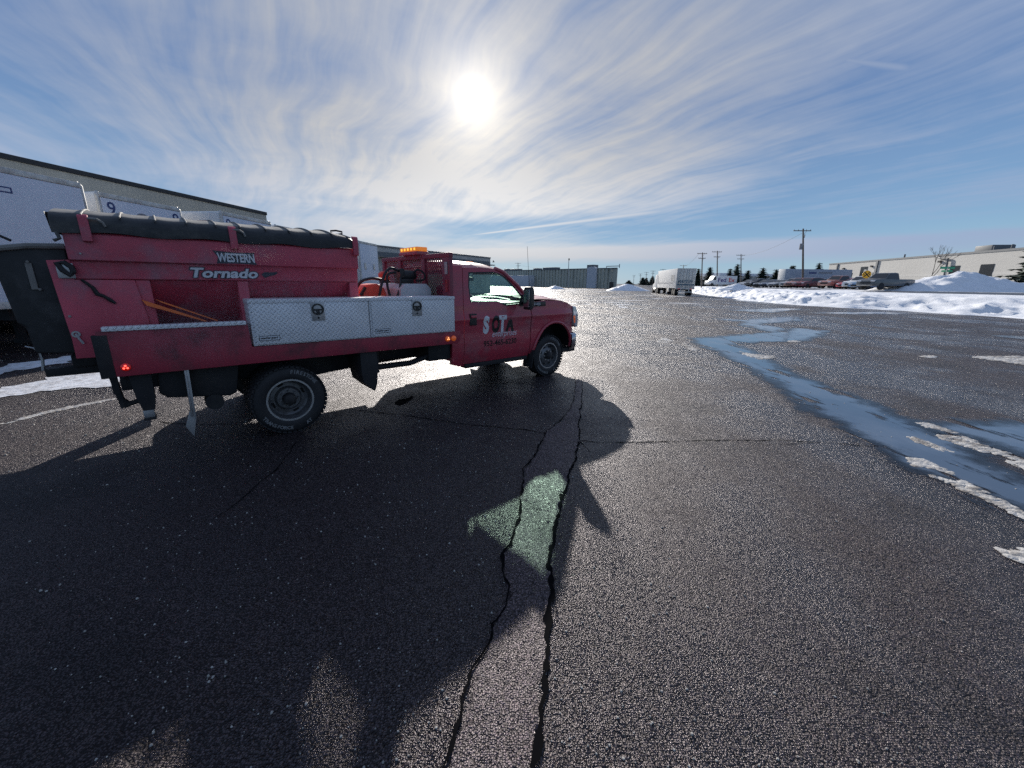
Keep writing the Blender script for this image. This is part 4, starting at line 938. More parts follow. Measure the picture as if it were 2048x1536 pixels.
for b in bows:
    g = MB(); g.tube([(b, y, tarp_z(y, b) + .004) for y in [-.985 + 1.97 * k / 22 for k in range(23)]], .009, 6); g.build('cover_bow', M['dusty'], sp, smooth=60)
for s_ in (-1, 1):
    for x in (-1.39, -.285, 1.015):
        g = MB(); g.prism([(s_ * .97, 2.12), (s_ * 1.012, 2.13), (s_ * 1.010, 2.335), (s_ * .995, 2.352), (s_ * .955, 2.36), (s_ * .955, 2.32), (s_ * .985, 2.315)], x - .033, x + .033, 'x'); g.build('cover_bracket', M['red_poly'], sp, bevel=.006)
    for x in (-1.30, -.22):
        MB().tube([(x - .06, s_ * 1.0, 2.325), (x + .0, s_ * 1.015, 2.322), (x + .035, s_ * 1.015, 2.295), (x + .045, s_ * 1.01, 2.262)], .011, 7).build('tie_rope', M['dusty'], sp)
MB().tube([(.98, -.40, 2.35), (.98, -.40, 2.42), (.91, -.40, 2.44), (.91, -.40, 2.465), (.98, -.40, 2.475), (1.06, -.40, 2.465), (1.06, -.40, 2.44), (.98, -.40, 2.42)], .012, 7).build('lifting_eye', M['trim'], sp)
# decals
g = MB(); g.q([(-.485, -.9665, 2.105), (-.29, -.9665, 2.092), (-.105, -.9665, 2.098), (-.125, -.9665, 2.03), (-.095, -.9665, 1.965 + .005), (-.28, -.9665, 1.976), (-.465, -.9665, 1.972), (-.445, -.9665, 2.04)], tuple(range(8))); g.build('maker_plate', M['grey_outline'], sp, smooth=0, fixn=True)
text_mesh('maker_name', 'WESTERN', .118, M['silver_letter'], sp, (-.450, -.9685, 1.994), RX, xs=.66, ys=1.05, extrude=.001, offset=.0035, spacing=.96)
for body, dz, mt, off, sh in (('Tornado', 0, 'grey_outline', .012, 0), ('Tornado', 0, 'silver_letter', .0045, .001)):
    text_mesh('model_name', body, .135, M[mt], sp, (-.715, -.9165 - sh * 2 - .001, 1.828), RX, shear=.22, xs=1.28, ys=1., extrude=.0008, offset=off)
g = MB(); g.q([(-.03, -.9165, 1.83), (.02, -.9165, 1.85), (.07, -.9165, 1.862), (.11, -.9165, 1.885), (.10, -.9165, 1.90), (.05, -.9165, 1.893), (-.02, -.9165, 1.895), (-.06, -.9165, 1.87)], tuple(range(8))); g.build('whirl_mark', M['grey_outline'], sp, smooth=0)
for p, q_, w0, w1 in (((-1.13, 1.585), (-.64, 1.365), .021, .006), ((-1.02, 1.60), (-.54, 1.365), .007, .005)):
    a, b = Vector((p[0], -.93, p[1])), Vector((q_[0], -.93, q_[1])); d = (b - a).normalized(); nn = Vector((-d.z, 0, d.x))
    MB().q([a + nn * w0 + d * .0, a - nn * w0 + d * .05, b - nn * w1, b + nn * w1] + [v + Vector((0, .015, 0)) for v in (a + nn * w0, a - nn * w0 + d * .05, b - nn * w1, b + nn * w1)], (0, 1, 2, 3), (7, 6, 5, 4), (0, 4, 5, 1), (1, 5, 6, 2), (2, 6, 7, 3), (3, 7, 4, 0)).build('orange_strap', M['orange'], sp, smooth=0)
# black discharge chute behind
CH = [(-2.03, 2.0), (-1.96, 2.05), (-1.80, 2.085), (-1.57, 2.095), (-1.56, 1.08), (-1.93, 1.12), (-1.945, 1.36), (-1.985, 1.40), (-2.0, 1.58), (-2.02, 1.84)]
g = MB(); g.prism(CH, -.76, .76, 'y'); ch = g.build('discharge_chute', M['black_poly'], sp, bevel=.025, seg=3)
g = MB(); g.tube([(-2.03, -.77, 2.0), (-1.96, -.77, 2.045), (-1.80, -.77, 2.075), (-1.57, -.77, 2.085)], .026, 8); g.build('chute_rim', M['dusty'], ch)
g = MB(); g.box(-1.84, -.775, 1.70, -1.80, -.76, 1.93); g.lathe([(0, .013), (-.012, .010), (-.013, 0)], (-1.82, -.772, 1.94), 'y', 10); g.lathe([(0, .013), (-.012, .010), (-.013, 0)], (-1.79, -.772, 1.70), 'y', 10); g.pieces('chute_bolt', M['dusty'], ch, smooth=40)
g = MB(); g.box(-1.95, -.52, .85, -1.45, -.36, .93); g.box(-1.75, -.55, .93, -1.55, -.30, 1.05); g.cyl((-1.62, -.56, .98), (-1.62, -.2, .98), .05, 10); g.build('spinner_bracket', M['under'], sp, bevel=.01)
MB().tube([(-1.96, -.50, .92), (-1.945, -.50, 1.02), (-1.95, -.50, 1.10), (-1.98, -.50, 1.145), (-2.03, -.50, 1.165)], [.012, .012, .011, .010, .008], 7).build('bent_rod', M['steel'], sp)
MB().tube([(-2.12, -.6, 2.06), (-2.05, -.62, 2.16), (-1.98, -.64, 2.17), (-1.90, -.66, 2.12)], .012, 7).build('control_cable', M['rubber'], sp)
MB().ball((-2.06, -.62, 2.12), .045, .04, .035).build('cable_plug', M['trim'], sp)

# ------------------------------------------------------------------ fuel tank, pump and cans behind the cab
M['tankwhite'] = varied('white_transfer_tank', (.50, .51, .52), .5, amt=.12, dirt=(.22, .18, .14), dirtamt=.4)
M['canred'] = varied('red_fuel_poly', (.72, .07, .035), .5, amt=.1, dirt=(.3, .1, .06), dirtamt=.3)
tk = empty('transfer_tank', (TX, TY, 0), YAW); tag(tk, 'dull white fuel transfer tank with a black pump, behind the truck cab', 'fuel tank')
g = MB(); g.prism([(1.72, 1.04), (2.30, 1.04), (2.30, 1.70), (2.22, 1.775), (1.86, 1.775), (1.78, 1.70)], -.62, .50, 'y'); g.build('tank', M['tankwhite'], tk, bevel=.02)
g = MB(); g.box(1.88, -.42, 1.775, 2.10, -.20, 1.85); g.lathe([(-.10, .0), (-.10, .085), (.14, .09), (.16, .07), (.20, .06), (.20, 0)], (1.98, -.32, 1.90), 'x', 18); g.box(1.86, -.45, 1.86, 1.94, -.22, 2.0); g.build('pump', M['trim'], tk, bevel=.008)
g = MB(); g.tube(sm([(1.86, -.40, 1.96), (1.72, -.45, 2.0), (1.58, -.55, 1.92), (1.48, -.62, 1.75), (1.42, -.64, 1.56)], 6), .020, 8); g.tube(sm([(1.80, -.42, 1.94), (1.64, -.50, 1.90), (1.60, -.56, 1.72), (1.64, -.60, 1.5)], 6), .018, 8); g.tube(sm([(2.12, -.36, 1.94), (2.20, -.4, 1.99), (2.28, -.44, 1.93), (2.26, -.46, 1.84), (2.12, -.46, 1.82)], 6), .016, 8); g.pieces('hose', M['rubber'], tk)
MB().tube(sm([(2.06, -.44, 1.80), (2.10, -.5, 1.72), (2.16, -.52, 1.65), (2.16, -.54, 1.5)], 5), .008, 6).build('cord', M['rubber'], tk)
MB().tube([(1.74, -.55, 1.56), (1.80, -.54, 1.68), (1.84, -.50, 1.80), (1.86, -.46, 1.86)], [.026, .022, .018, .018], 8).build('fill_nozzle', M['trim'], tk)
MB().lathe([(0, .07), (.03, .07), (.035, .05), (.035, 0)], (2.2, -.05, 1.775), 'z', 16).build('filler_cap', M['trim'], tk, smooth=40)
cn = empty('fuel_can', (TX, TY, 0), YAW); tag(cn, 'orange red plastic fuel can between the salt hopper and the white tank', 'fuel can')
g = MB(); g.prism([(1.20, 1.04), (1.62, 1.04), (1.64, 1.60), (1.60, 1.72), (1.50, 1.775), (1.34, 1.755), (1.24, 1.66)], -.44, -.06, 'y'); g.build('can_body', M['canred'], cn, bevel=.04, seg=3)
MB().tube(sm([(1.20, -.30, 1.66), (1.30, -.33, 1.80), (1.46, -.33, 1.845), (1.62, -.32, 1.83)], 5), .022, 8).build('can_handle', M['trim'], cn)
MB().tube([(1.22, -.46, 1.60), (1.30, -.46, 1.72)], .024, 8).build('spout', M['trim'], cn)
cn2 = empty('fuel_can', (TX, TY, 0), YAW); tag(cn2, 'small red can showing below the left end of the headache rack', 'fuel can')
g = MB(); g.prism([(2.02, 1.82), (2.16, 1.82), (2.16, 1.94), (2.12, 1.975), (2.04, 1.975), (2.0, 1.93)], .60, .76, 'y'); g.build('can_body', M['canred'], cn2, bevel=.03, seg=3)
MB().box(2.02, .60, 1.04, 2.16, .76, 1.82).build('can_stand', M['under'], cn2, bevel=.01)

# ------------------------------------------------------------------ exhaust vapour drifting past the hopper side
vm = bpy.data.materials.new('vapour'); vm.use_nodes = True; t = NT(vm.node_tree); t.n.clear()
o_ = t.new('ShaderNodeTexCoord').outputs['Object']; vx, vy, vz = t.xyz(o_)
rr = t.add(t.mul(vx, vx), t.add(t.mul(vy, vy), t.mul(vz, vz)))
dn = t.mul(t.ramp(rr, 1., .1), t.ramp(t.noise(t.mapv(o_, scale=(1.3, .5, .9)), 1.6, 4, .55), .42, .75, 0., .55))
pv = t.new('ShaderNodeVolumePrincipled'); pv.inputs['Color'].default_value = rgb(.9, .9, .92); t.put(pv.inputs['Density'], dn); pv.inputs['Anisotropy'].default_value = .4
om = t.new('ShaderNodeOutputMaterial'); t.l.new(pv.outputs[0], om.inputs['Volume'])
vp = MB().ball((0, 0, 0), 1., 1., 1., 16, 10).build('exhaust_vapour', vm)
cy_, sy_ = math.cos(YAW), math.sin(YAW); vx_, vy_ = -.55, -1.55
vp.location = (TX + cy_ * vx_ - sy_ * vy_, TY + sy_ * vx_ + cy_ * vy_, 1.55); vp.rotation_euler = (0, R(-8), YAW); vp.scale = (1.25, .30, .62)
tag(vp, 'thin pale exhaust vapour drifting past the red hopper side', 'vapour', kind='stuff')
# ------------------------------------------------------------------ materials of the surroundings
M['trailer_white'] = varied('white_trailer_skin', (.64, .68, .76), .42, amt=.04, scale=2, dirt=(.50, .52, .56), dirtamt=.2, dirtscale=1.2)
M['trailer_side'] = varied('white_trailer_side', (.70, .70, .69), .42, amt=.06, scale=2, dirt=(.50, .49, .47), dirtamt=.4, dirtscale=1.2)
M['alu'] = varied('aluminium_trim', (.55, .54, .51), .45, metal=.4, amt=.2, scale=8, dirt=(.25, .22, .19), dirtamt=.5)
M['dark'] = varied('dark_underside', (.012, .012, .014), .8, amt=.3)
M['blue_letter'] = varied('blue_lettering', (.02, .045, .17), .5, amt=.1)
M['teal_letter'] = varied('faded_blue_lettering', (.03, .10, .16), .5, amt=.15)
M['purple'] = varied('purple_lettering', (.055, .025, .17), .5, amt=.05); M['orangered'] = varied('orange_red_lettering', (.62, .07, .05), .5, amt=.05)
M['greylogo'] = varied('grey_logo', (.20, .21, .24), .5, amt=.2); M['redlogo'] = varied('faded_red_logo', (.34, .16, .17), .5, amt=.2)
def ribbed(name, c, freq, depth, horiz=False):
    def b(t, p):
        o = t.new('ShaderNodeTexCoord').outputs['Object']; x, y, z = t.xyz(o)
        h = t.m('PINGPONG', t.mul(z if horiz else x, freq), .5)
        n = t.noise(t.mapv(o, scale=(1, 1, .2)), .9, 6, .65)
        sc = t.new('ShaderNodeVectorMath', operation='SCALE'); sc.inputs[0].default_value = c; t.put(sc.inputs[3], t.ramp(n, .3, .7, .86, 1.12, False))
        t.put(p.inputs['Base Color'], sc.outputs[0]); p.inputs['Roughness'].default_value = .6; t.put(p.inputs['Normal'], t.bump(t.ramp(h, .12, .38), .8, depth))
    return mat(name, b)
M['beige_wall'] = ribbed('beige_ribbed_cladding', (.40, .39, .34), 3.3, .02); M['fascia'] = varied('dark_roof_fascia', (.016, .018, .022), .6, amt=.15)
M['pale_wall'] = ribbed('pale_cladding', (.46, .45, .42), 2.5, .02); M['shade_metal'] = varied('grey_canopy', (.13, .14, .15), .6, amt=.2)
M['green_wall'] = varied('grey_green_precast', (.46, .46, .385), .75, amt=.12, scale=.6, streaky=True, dirt=(.11, .12, .11), dirtamt=.5, dirtscale=.5)
M['annex'] = varied('pale_annex', (.52, .54, .58), .6, amt=.08, scale=.7)
M['block_wall'] = varied('split_face_block', (.54, .52, .48), .85, amt=.05, scale=1.2); M['block_wall2'] = varied('pale_block_band', (.58, .56, .52), .85, amt=.05, scale=1.2)
M['window_dark'] = varied('dark_window', (.02, .022, .026), .2, amt=.2); M['door_grey'] = varied('grey_door', (.28, .29, .30), .5, amt=.1)
M['wood'] = varied('weathered_pole_wood', (.13, .105, .085), .85, amt=.3, scale=3, streaky=True); M['insul'] = varied('insulator', (.25, .25, .27), .4)
M['yellow'] = varied('yellow_sign', (.78, .40, .02), .45, amt=.05); M['green_sign'] = varied('green_sign', (.02, .20, .12), .45, amt=.05)
M['post'] = varied('galvanised_post', (.35, .36, .37), .5, metal=.5, amt=.1)

def place(name, loc, az, label, cat, group=None):
    """local +x looks along compass azimuth az (degrees from +Y towards +X), local +y lies to its left"""
    e = empty(name, loc, R(90 - az)); return tag(e, label, cat, group)

# ------------------------------------------------------------------ snow bank and the raised street and lot behind it
BASE = [(30.2, -12.), (31.2, 0.), (32.0, 12.), (31.95, 19.9), (31.49, 24.56), (31.11, 28.45), (29.83, 33.0), (27.6, 38.2), (27.9, 45.), (29.6, 53.), (32.2, 64.), (36., 78.), (40.6, 92.), (50., 118.), (64., 155.), (96., 240.), (170., 440.)]
BP = [Vector((*p, 0)) for p in sm(BASE, 10)]
def bank():
    prof = [(0, .0), (.15, .05), (.5, .18), (1.0, .34), (1.6, .55), (2.2, .74), (2.9, .95), (3.6, 1.08), (4.3, 1.18), (5.0, 1.22), (5.8, 1.24), (6.6, 1.24), (7.4, 1.24), (8.2, 1.26), (9.0, 1.30), (10, 1.28)]
    rows = []; n = len(BP); dense = []
    for i in range(n - 1):
        k = max(1, int((BP[i + 1] - BP[i]).length / .32)) if BP[i].y < 100 else 2
        dense += [BP[i].lerp(BP[i + 1], j / k) for j in range(k)]
    pf = []
    for a, b in zip(prof, prof[1:]): pf += [(a[0] + (b[0] - a[0]) * j / 4, a[1] + (b[1] - a[1]) * j / 4) for j in range(4)]
    pf.append(prof[-1])
    for i, p in enumerate(dense):
        d = (dense[min(i + 3, len(dense) - 1)] - dense[max(0, i - 3)]).normalized(); nr = Vector((d.y, -d.x, 0)); row = []
        for s, z in pf:
            q = p + nr * (s + (noise.noise(p * .5) * .5 + noise.noise(p * 2.2) * .22) * (1 - min(1, s / 9)))
            lum_ = noise.noise(Vector((q.x * .35, q.y * .35, 0))) * .30 + noise.noise(Vector((q.x * 1.1, q.y * 1.1, 4))) * .22 + noise.noise(Vector((q.x * 2.6, q.y * 2.6, 7))) * .20 + noise.noise(Vector((q.x * 5, q.y * 5, 9))) * .05
            gro = -.34 * max(0, noise.noise(Vector((s * .7 + q.y * .55, q.y * 1.9, 2)))) - .20 * abs(noise.noise(Vector((q.x * 1.1, q.y * 4.2, 5))))
            w = min(1, s / 1.0) * (1 - .75 * max(0, min(1, (s - 3.6) / 1.6))) * (1 - max(0, (s - 7.0) / 3.0))
            row.append((q.x, q.y, max(-.02, z + (lum_ + gro) * w) if s > 0 else -.03))
        rows.append(row)
    g = MB(); g.grid(rows); return g.build('snow_bank', M['snow'], smooth=75, fixn=True), dense
bank_ob, DENSE = bank(); tag(bank_ob, kind='structure')
def lot_nodes(t, p):
    o = t.new('ShaderNodeTexCoord').outputs['Object']
    n = t.noise(o, .12, 6, .62); f = t.noise(o, 1.7, 5, .6)
    k = t.ramp(t.add(t.mul(n, .75), t.mul(f, .25)), .50, .56)
    t.put(p.inputs['Base Color'], t.mix(k, rgb(.05, .05, .052), rgb(.74, .76, .80))); t.put(p.inputs['Roughness'], t.ramp(k, 0., 1., .45, .6))
M['lot'] = mat('snowy_street', lot_nodes)
rows = []
for i in range(0, len(DENSE), 6):
    p = DENSE[i]; d = (DENSE[min(i + 3, len(DENSE) - 1)] - DENSE[max(0, i - 3)]).normalized(); nr = Vector((d.y, -d.x, 0)); q = p + nr * 9.6
    rows.append([(q.x, q.y, 1.25), (q.x + 3, q.y, 1.42), (q.x + 30, q.y, 1.45), (q.x + 90, q.y, 1.45), (q.x + 400, q.y, 1.45)])
g = MB(); g.grid(rows); tag(g.build('raised_street', M['lot'], smooth=0), kind='structure')

def snow_pile(cx, cy, z0, rx, ry, h, az, label, seed, pk=1.0):
    g = MB(); n, mrad = 64, 26; rows = []
    for j in range(mrad + 1):
        u = j / mrad; row = []
        for i in range(n):
            a = 6.2832 * i / n; w = 1 + .16 * noise.noise(Vector((math.cos(a) * 1.5, math.sin(a) * 1.5, seed)))
            x, y = rx * u * w * math.cos(a), ry * u * w * math.sin(a)
            z = h * max(0, (1 - u ** (1.15 * pk))) * (1 + .12 * noise.noise(Vector((x * .5, y * .5, seed))))
            z += (noise.noise(Vector((x * .9, y * .9, seed + 3))) * .16 + noise.noise(Vector((x * 2.6, y * 2.6, seed + 5))) * .09 + noise.noise(Vector((x * 6, y * 6, seed))) * .035) * h ** .5 * min(1, (1 - u) * 4)
            row.append((x, y, z if u < 1 else -.08))
        rows.append(row + [row[0]])
    g.grid(rows); o = g.build('snow_pile', M['snow'], smooth=80); o.location = (cx, cy, z0); o.rotation_euler = (0, 0, R(90 - az)); return tag(o, label, 'snow pile')
snow_pile(50.3, 45.6, 1.22, 9.6, 5.0, 2.35, 100, 'largest snow pile, beside the road in front of the right warehouse', 2, .95)
snow_pile(30.9, 110., 0, 6.2, 4.0, 1.75, 90, 'grey blue snow pile by the right hand corner of the long ribbed building', 5)
snow_pile(12.5, 120., 0, 3.2, 2.2, 1.05, 90, 'small low snow pile in front of the middle of the long ribbed building', 8)
snow_pile(36.5, 66., 1.05, 3.6, 2.2, 1.0, 80, 'rounded heap of snow on the bank in front of the parked cars', 11)
rnd = random.Random(21)
for k in range(84):                                            # scraps of hard snow and ice left by the plough, far out on the lot
    D_ = 30 + 95 * rnd.random() ** 1.1; x = D_ * (-.03 + .50 * rnd.random()) if k % 4 else D_ * (.05 + .42 * rnd.random())
    if x > 24 and D_ < 60: continue
    if k % 3 == 0: continue
    L, Wd = (.8 + 4.6 * rnd.random() ** 2) * (D_ / 60), (.4 + 1.5 * rnd.random() ** 2) * (D_ / 60) ** .6
    pts = [(x + L * math.cos(a) * (.7 + .5 * rnd.random()), D_ + Wd * math.sin(a) * (.7 + .5 * rnd.random())) for a in [6.283 * i / 9 for i in range(9)]]
    flat_poly('snow_patch', pts, .012, M['old_snow'], step=.4, amp=.35, seed=k, dome=.02)

# ------------------------------------------------------------------ semi trailers at the docks on the left
def trailer_body(e, L=13.6, W_=2.6, z0=1.15, z1=4.2, skin_='trailer_white', rear=True):
    g = MB(); g.box(-L, -W_ / 2, z0, 0, W_ / 2, z1 - .02); b = g.build('box_body', [M['trailer_side']], e, bevel=.10, seg=4)
    MB().box(.0, -W_ / 2 + .07, z0 + .10, .018, W_ / 2 - .07, z1 - .17).build('nose_panel', M[skin_], e, bevel=.004)
    MB().box(-.02, -W_ / 2 + .05, z1 - .16, .030, W_ / 2 - .05, z1 - .03).build('top_rail', M['alu'], e, bevel=.012)
    MB().box(-.02, -W_ / 2 + .05, z0 - .06, .026, W_ / 2 - .05, z0 + .10).build('bottom_rail', M['alu'], e, bevel=.012)
    for s_ in (-1, 1):
        MB().tube([(-.03, s_ * (W_ / 2 - .03), z0), (-.03, s_ * (W_ / 2 - .03), z1 - .10), (-.07, s_ * (W_ / 2 - .08), z1 - .03)], .05, 10).build('corner_post', M['alu'], e)
        MB().box(-2.6, s_ * .95, .12, -2.45, s_ * .80, z0).build('landing_leg', M['dark'], e, bevel=.01)
        MB().box(-2.65, s_ * 1.0, .0, -2.40, s_ * .75, .13).build('landing_foot', M['dark'], e, bevel=.01)
        for x in (-L + 1.2, -L + 2.4):
            MB().lathe([(-.28, .0), (-.28, .28), (-.28, .48), (-.2, .52), (.2, .52), (.28, .48), (.28, .28), (.28, 0)], (x, s_ * 1.0, .52), 'y', 24).build('wheel', M['rubber'], e, smooth=40)
    MB().box(-L + .2, -.6, .80, -.4, .6, z0).build('frame_rail', M['dark'], e)
    return b
U6 = 6.0
def dock_trailer(cx, cy, label, nine=(), logo=None, L=13.6):
    e = place('semi_trailer', (cx, cy, 0), 90 + U6, label, 'trailer', 'semi trailers backed against the left warehouse'); trailer_body(e, L)
    for y in nine: text_mesh('unit_number', '9', .50, M['blue_letter'], e, (.021, y - .06, 3.60), (R(90), 0, R(90)), extrude=.002, offset=.004)
    if logo:
        g = MB(); g.lathe([(0, .0), (.004, .0), (.004, .27), (0, .27)], (.020, logo[0], 3.50), 'x', 28); lg = g.build('round_logo', M[logo[1]], e, smooth=0)
        g = MB(); g.obox((.026, logo[0], 3.50), (.002, 0, 0), (0, .17, .05), (0, -.02, .05)); g.obox((.026, logo[0] - .02, 3.42), (.002, 0, 0), (0, .12, .04), (0, -.015, .04)); g.build('logo_swoosh', M['trailer_white'], lg, smooth=0)
    return e
# local +y is to the left of the nose's outlook, i.e. towards +Y(far) is negative... nose looks to +x
e1 = dock_trailer(-11.37, 9.86, 'nearest pale semi trailer at far left, with a small blue bordered label', L=13.0)
g = MB(); g.box(.018, -.62, 3.62, .022, -.18 + .0, 3.75); pl_ = g.build('label_plate', M['blue_letter'], e1, smooth=0); MB().box(.0225, -.585, 3.65, .024, -.215, 3.72).build('label_face', M['trailer_white'], pl_, smooth=0)
e2 = dock_trailer(-11.72, 13.40, 'semi trailer with two blue number nines and a grey round logo on its nose', (-1.05, .98), (-.10, 'greylogo'))
e3 = dock_trailer(-10.43, 16.50, 'semi trailer with one visible blue nine and a faded red round logo', (-1.08, 1.0), (-.10, 'redlogo'))
MB().box(-1.9, -1.312, 3.66, -.55, -1.302, 3.86).build('faded_side_lettering', M['redlogo'], e3, smooth=0)
e4 = dock_trailer(-10.50, 20.0, 'plain semi trailer just beyond the one with the faded red logo')
e5 = dock_trailer(-10.40, 23.2, 'plain semi trailer mostly hidden behind the hopper cover', L=13.0)
e6 = dock_trailer(-9.35, 26.7, 'pale blue semi trailer seen between the red hopper and the headache rack')
for y in (-.7, .55): MB().box(.02, y - .12, 2.5, .05, y + .12, 2.9).build('gladhand_box', M['alu'], e6, bevel=.01)

# ------------------------------------------------------------------ buildings
def box_building(name, A, az, L, depth, H, wall_m, label, fascia=.32, z0=0., fm='fascia'):
    """local +x runs along the visible wall from A; the wall's face is local y=0 and the body lies behind it (towards -y of the outlook)"""
    e = place(name, (A[0], A[1], z0), az, label, 'building')
    s_ = 1 if depth > 0 else -1
    MB().box(0, 0, -.1, L, depth, H - fascia).build('wall', M[wall_m], e, smooth=0)
    MB().box(-.06, -s_ * .08, H - fascia, L + .06, depth, H).build('roof', M[fm], e, bevel=.02)
    return e
bw = box_building('warehouse', (-31.2, -3.0), 9.6, 44.2, 26., 8.05, 'beige_wall', 'long beige warehouse with dark roof edge behind the docked trailers', .28)
for k in range(7): MB().box(6.2 + k * 3.35 - 1.2, -.08, .9, 6.2 + k * 3.35 + 1.2, -.01, 3.8).build('dock_door', M['door_grey'], bw, smooth=0)
b2 = box_building('warehouse', (-17.0, 50.4), 29.7, 26., 20., 6.05, 'pale_wall', 'pale low warehouse with grey canopy seen above the truck bed', .22, fm='shade_metal')
MB().box(.3, -1.2, 4.6, 25.7, -.012, 4.75).build('canopy', M['shade_metal'], b2, smooth=0); MB().box(.0, -.02, 4.75, 26., -.011, 5.3).build('shadow_band', M['shade_metal'], b2, smooth=0)  # shadow_band is a dark sheet: the wall's shadow stripe put in as colour
MB().box(13.2, -.2, 5.45, 13.5, -.01, 5.65).build('wall_lamp', M['dark'], b2)
# long ribbed building straight ahead
fb = place('ribbed_building', (-36.5, 243.2, 0), 141.2, 'long grey green ribbed building with rooftop units in the centre distance', 'building')
o0 = 47.7
Lf = o0 + 71.6; MB().prism([(0, 0), (Lf, 0), (Lf - 24, 28), (0, 28)], -.2, 7.2, 'z').build('wall', M['green_wall'], fb, smooth=0)
g = MB()
for k in range(int((o0 + 71) / 1.75)): g.box(.4 + k * 1.75, -.28, -.1, .4 + k * 1.75 + .95, 0.01, 7.18)
rb = g.build('rib_panels', M['green_wall'], fb, smooth=0)
MB().prism([(-.1, -.32), (Lf + .1, -.32), (Lf - 24, 28), (-.1, 28)], 7.2, 7.5, 'z').build('roof', M['shade_metal'], fb, smooth=0)
MB().box(o0 - 12, -4., -.1, o0 + 26.4, -.33, 4.9).build('annex', M['annex'], fb, bevel=.05)
g = MB(); g.prism([(o0 + 58.0, -.1), (o0 + 62.6, -.1), (o0 + 62.4, 7.6), (o0 + 61.2, 8.0), (o0 + 59.2, 8.0), (o0 + 58.0, 7.6)], -1.2, -.33, 'y'); g.build('stair_bay', M['annex'], fb, smooth=0)
MB().box(o0 + 68.5, -.35, 0, o0 + 70.2, -.30, 2.4).build('door', M['window_dark'], fb, smooth=0)
for x0, x1, z, h in ((27., 35.2, 7.5, 1.0), (53.3, 56.7, 7.5, 1.55), (20.5, 23.5, 7.5, .8), (3, 9, 7.5, .8), (-2., 1., 7.5, .9)):
    MB().box(o0 + x0, 4, z, o0 + x1, 7, z + h).build('rooftop_unit', M['shade_metal'], fb, bevel=.08)
g = MB(); g.tube([(o0 + 64, 3, 7.5), (o0 + 64, 3, 8.2), (o0 + 70, 3, 8.2), (o0 + 70, 3, 8.9), (o0 + 70, 3, 7.5)], .14, 6); g.build('roof_pipe', M['shade_metal'], fb)
# right hand warehouse on the raised lot
rw = place('warehouse', (85.1, 35.4, 1.25), 11.2, 'wide tan block warehouse with dark windows behind the parked cars', 'building')
q0 = 41.4
def onw(name, x0, z0, x1, z1, m, d=.03): return MB().box(q0 + min(x0, x1), d + .0, z0 - 1.25, q0 + max(x0, x1), .004, z1 - 1.25).build(name, m, rw, smooth=0)
MB().box(0, 0, -.2, q0 + 62.2, -40, 7.45).build('wall', M['block_wall'], rw, smooth=0)
MB().box(-.1, .10, 7.45, q0 + 62.3, -40, 7.85).build('roof', M['shade_metal'], rw, smooth=0)
MB().box(0, .02, 3.1, q0 + 62.2, .003, 3.6).build('band_course', M['block_wall2'], rw, smooth=0)
onw('door', 45.4, 1.3, 42.3, 7.4, M['window_dark'], .05); onw('door_leaf', 43.7, 3.2, 42.5, 6.6, M['door_grey'], .08)
for a in ((14.49, 6.42, 12.2, 3.6), (7.47, 6.43, 4.6, 3.6), (51.73, 5.83, 48.85, 4.2)):
    w_ = onw('window', *a, M['window_dark'], .05); MB().box(q0 + a[2] - .1, .09, min(a[1], a[3]) - 1.25 - .14, q0 + a[0] + .1, .055, min(a[1], a[3]) - 1.25 - .02).build('sill', M['block_wall2'], w_, smooth=0)
for a in ((38.9, 1.2, 38.2, 8.8), (57.5, 1.2, 57.0, 8.8)): onw('downpipe', *a, M['shade_metal'], .28)
onw('panel_box', 40.6, 3.0, 39.4, 5.7, M['door_grey'], .2)
g = MB(); g.tube([(q0 + 18.8, .2, 7.4), (q0 + 17.4, .3, 6.95), (q0 + 15.4, .35, 6.75), (q0 + 15.2, .35, 5.2), (q0 + 15.2, .3, .2)], .20, 8); g.build('downpipe', M['shade_metal'], rw)
for x, z in ((17.6, 7.5), (53.6, 7.2), (40.6, 7.4)): onw('wall_lamp', x + .35, z - .2, x - .35, z + .2, M['dark'], .4)
g = MB(); g.box(q0 + 11.4, -8, 7.85, q0 + 15.3, -4, 9.3); g.build('rooftop_unit', M['shade_metal'], rw, bevel=.1)
for x in (33.9, 5.9, 9.5): MB().cyl((q0 + x, -3, 7.8), (q0 + x, -3, 8.9), .18, 8).build('roof_vent', M['shade_metal'], rw)
lb = place('low_building', (78., 185., 1.25), 78, 'low white roofed building behind the spruce trees', 'building')
MB().box(0, 0, 0, 62, -22, 4.0).build('wall', M['block_wall'], lb, smooth=0); MB().box(-.4, .4, 4.0, 62.4, -22.4, 5.2).build('roof', M['snow'], lb, bevel=.2)

# ------------------------------------------------------------------ white semi trailer and delivery van ahead
mt = place('semi_trailer', (28.2 + 0.2, 67.0, 0), 9.0, 'white semi trailer with blue lettering on its rear doors, parked by the snow bank', 'trailer')
Wm, Hm, Lm = 2.95, 4.36, 16.2
MB().box(.05, -Wm / 2, 1.15, Lm, Wm / 2, Hm).build('box_body', M['trailer_side'], mt, bevel=.05)
for s_ in (-1, 1):
    d_ = MB().box(-.02, s_ * .03, 1.30, .046, s_ * (Wm / 2 - .07), Hm - .14).build('rear_door', M['alu'], mt, bevel=.012)
    for y in (.42, .95): MB().cyl((-.05, s_ * y, 1.25), (-.05, s_ * y, Hm - .12), .025, 8).build('lock_rod', M['alu'], d_)
    MB().box(-.05, s_ * (Wm / 2 - .30), 1.06, .02, s_ * (Wm / 2 - .75), 1.17).build('tail_light', M['red_lit'], mt, bevel=.01)
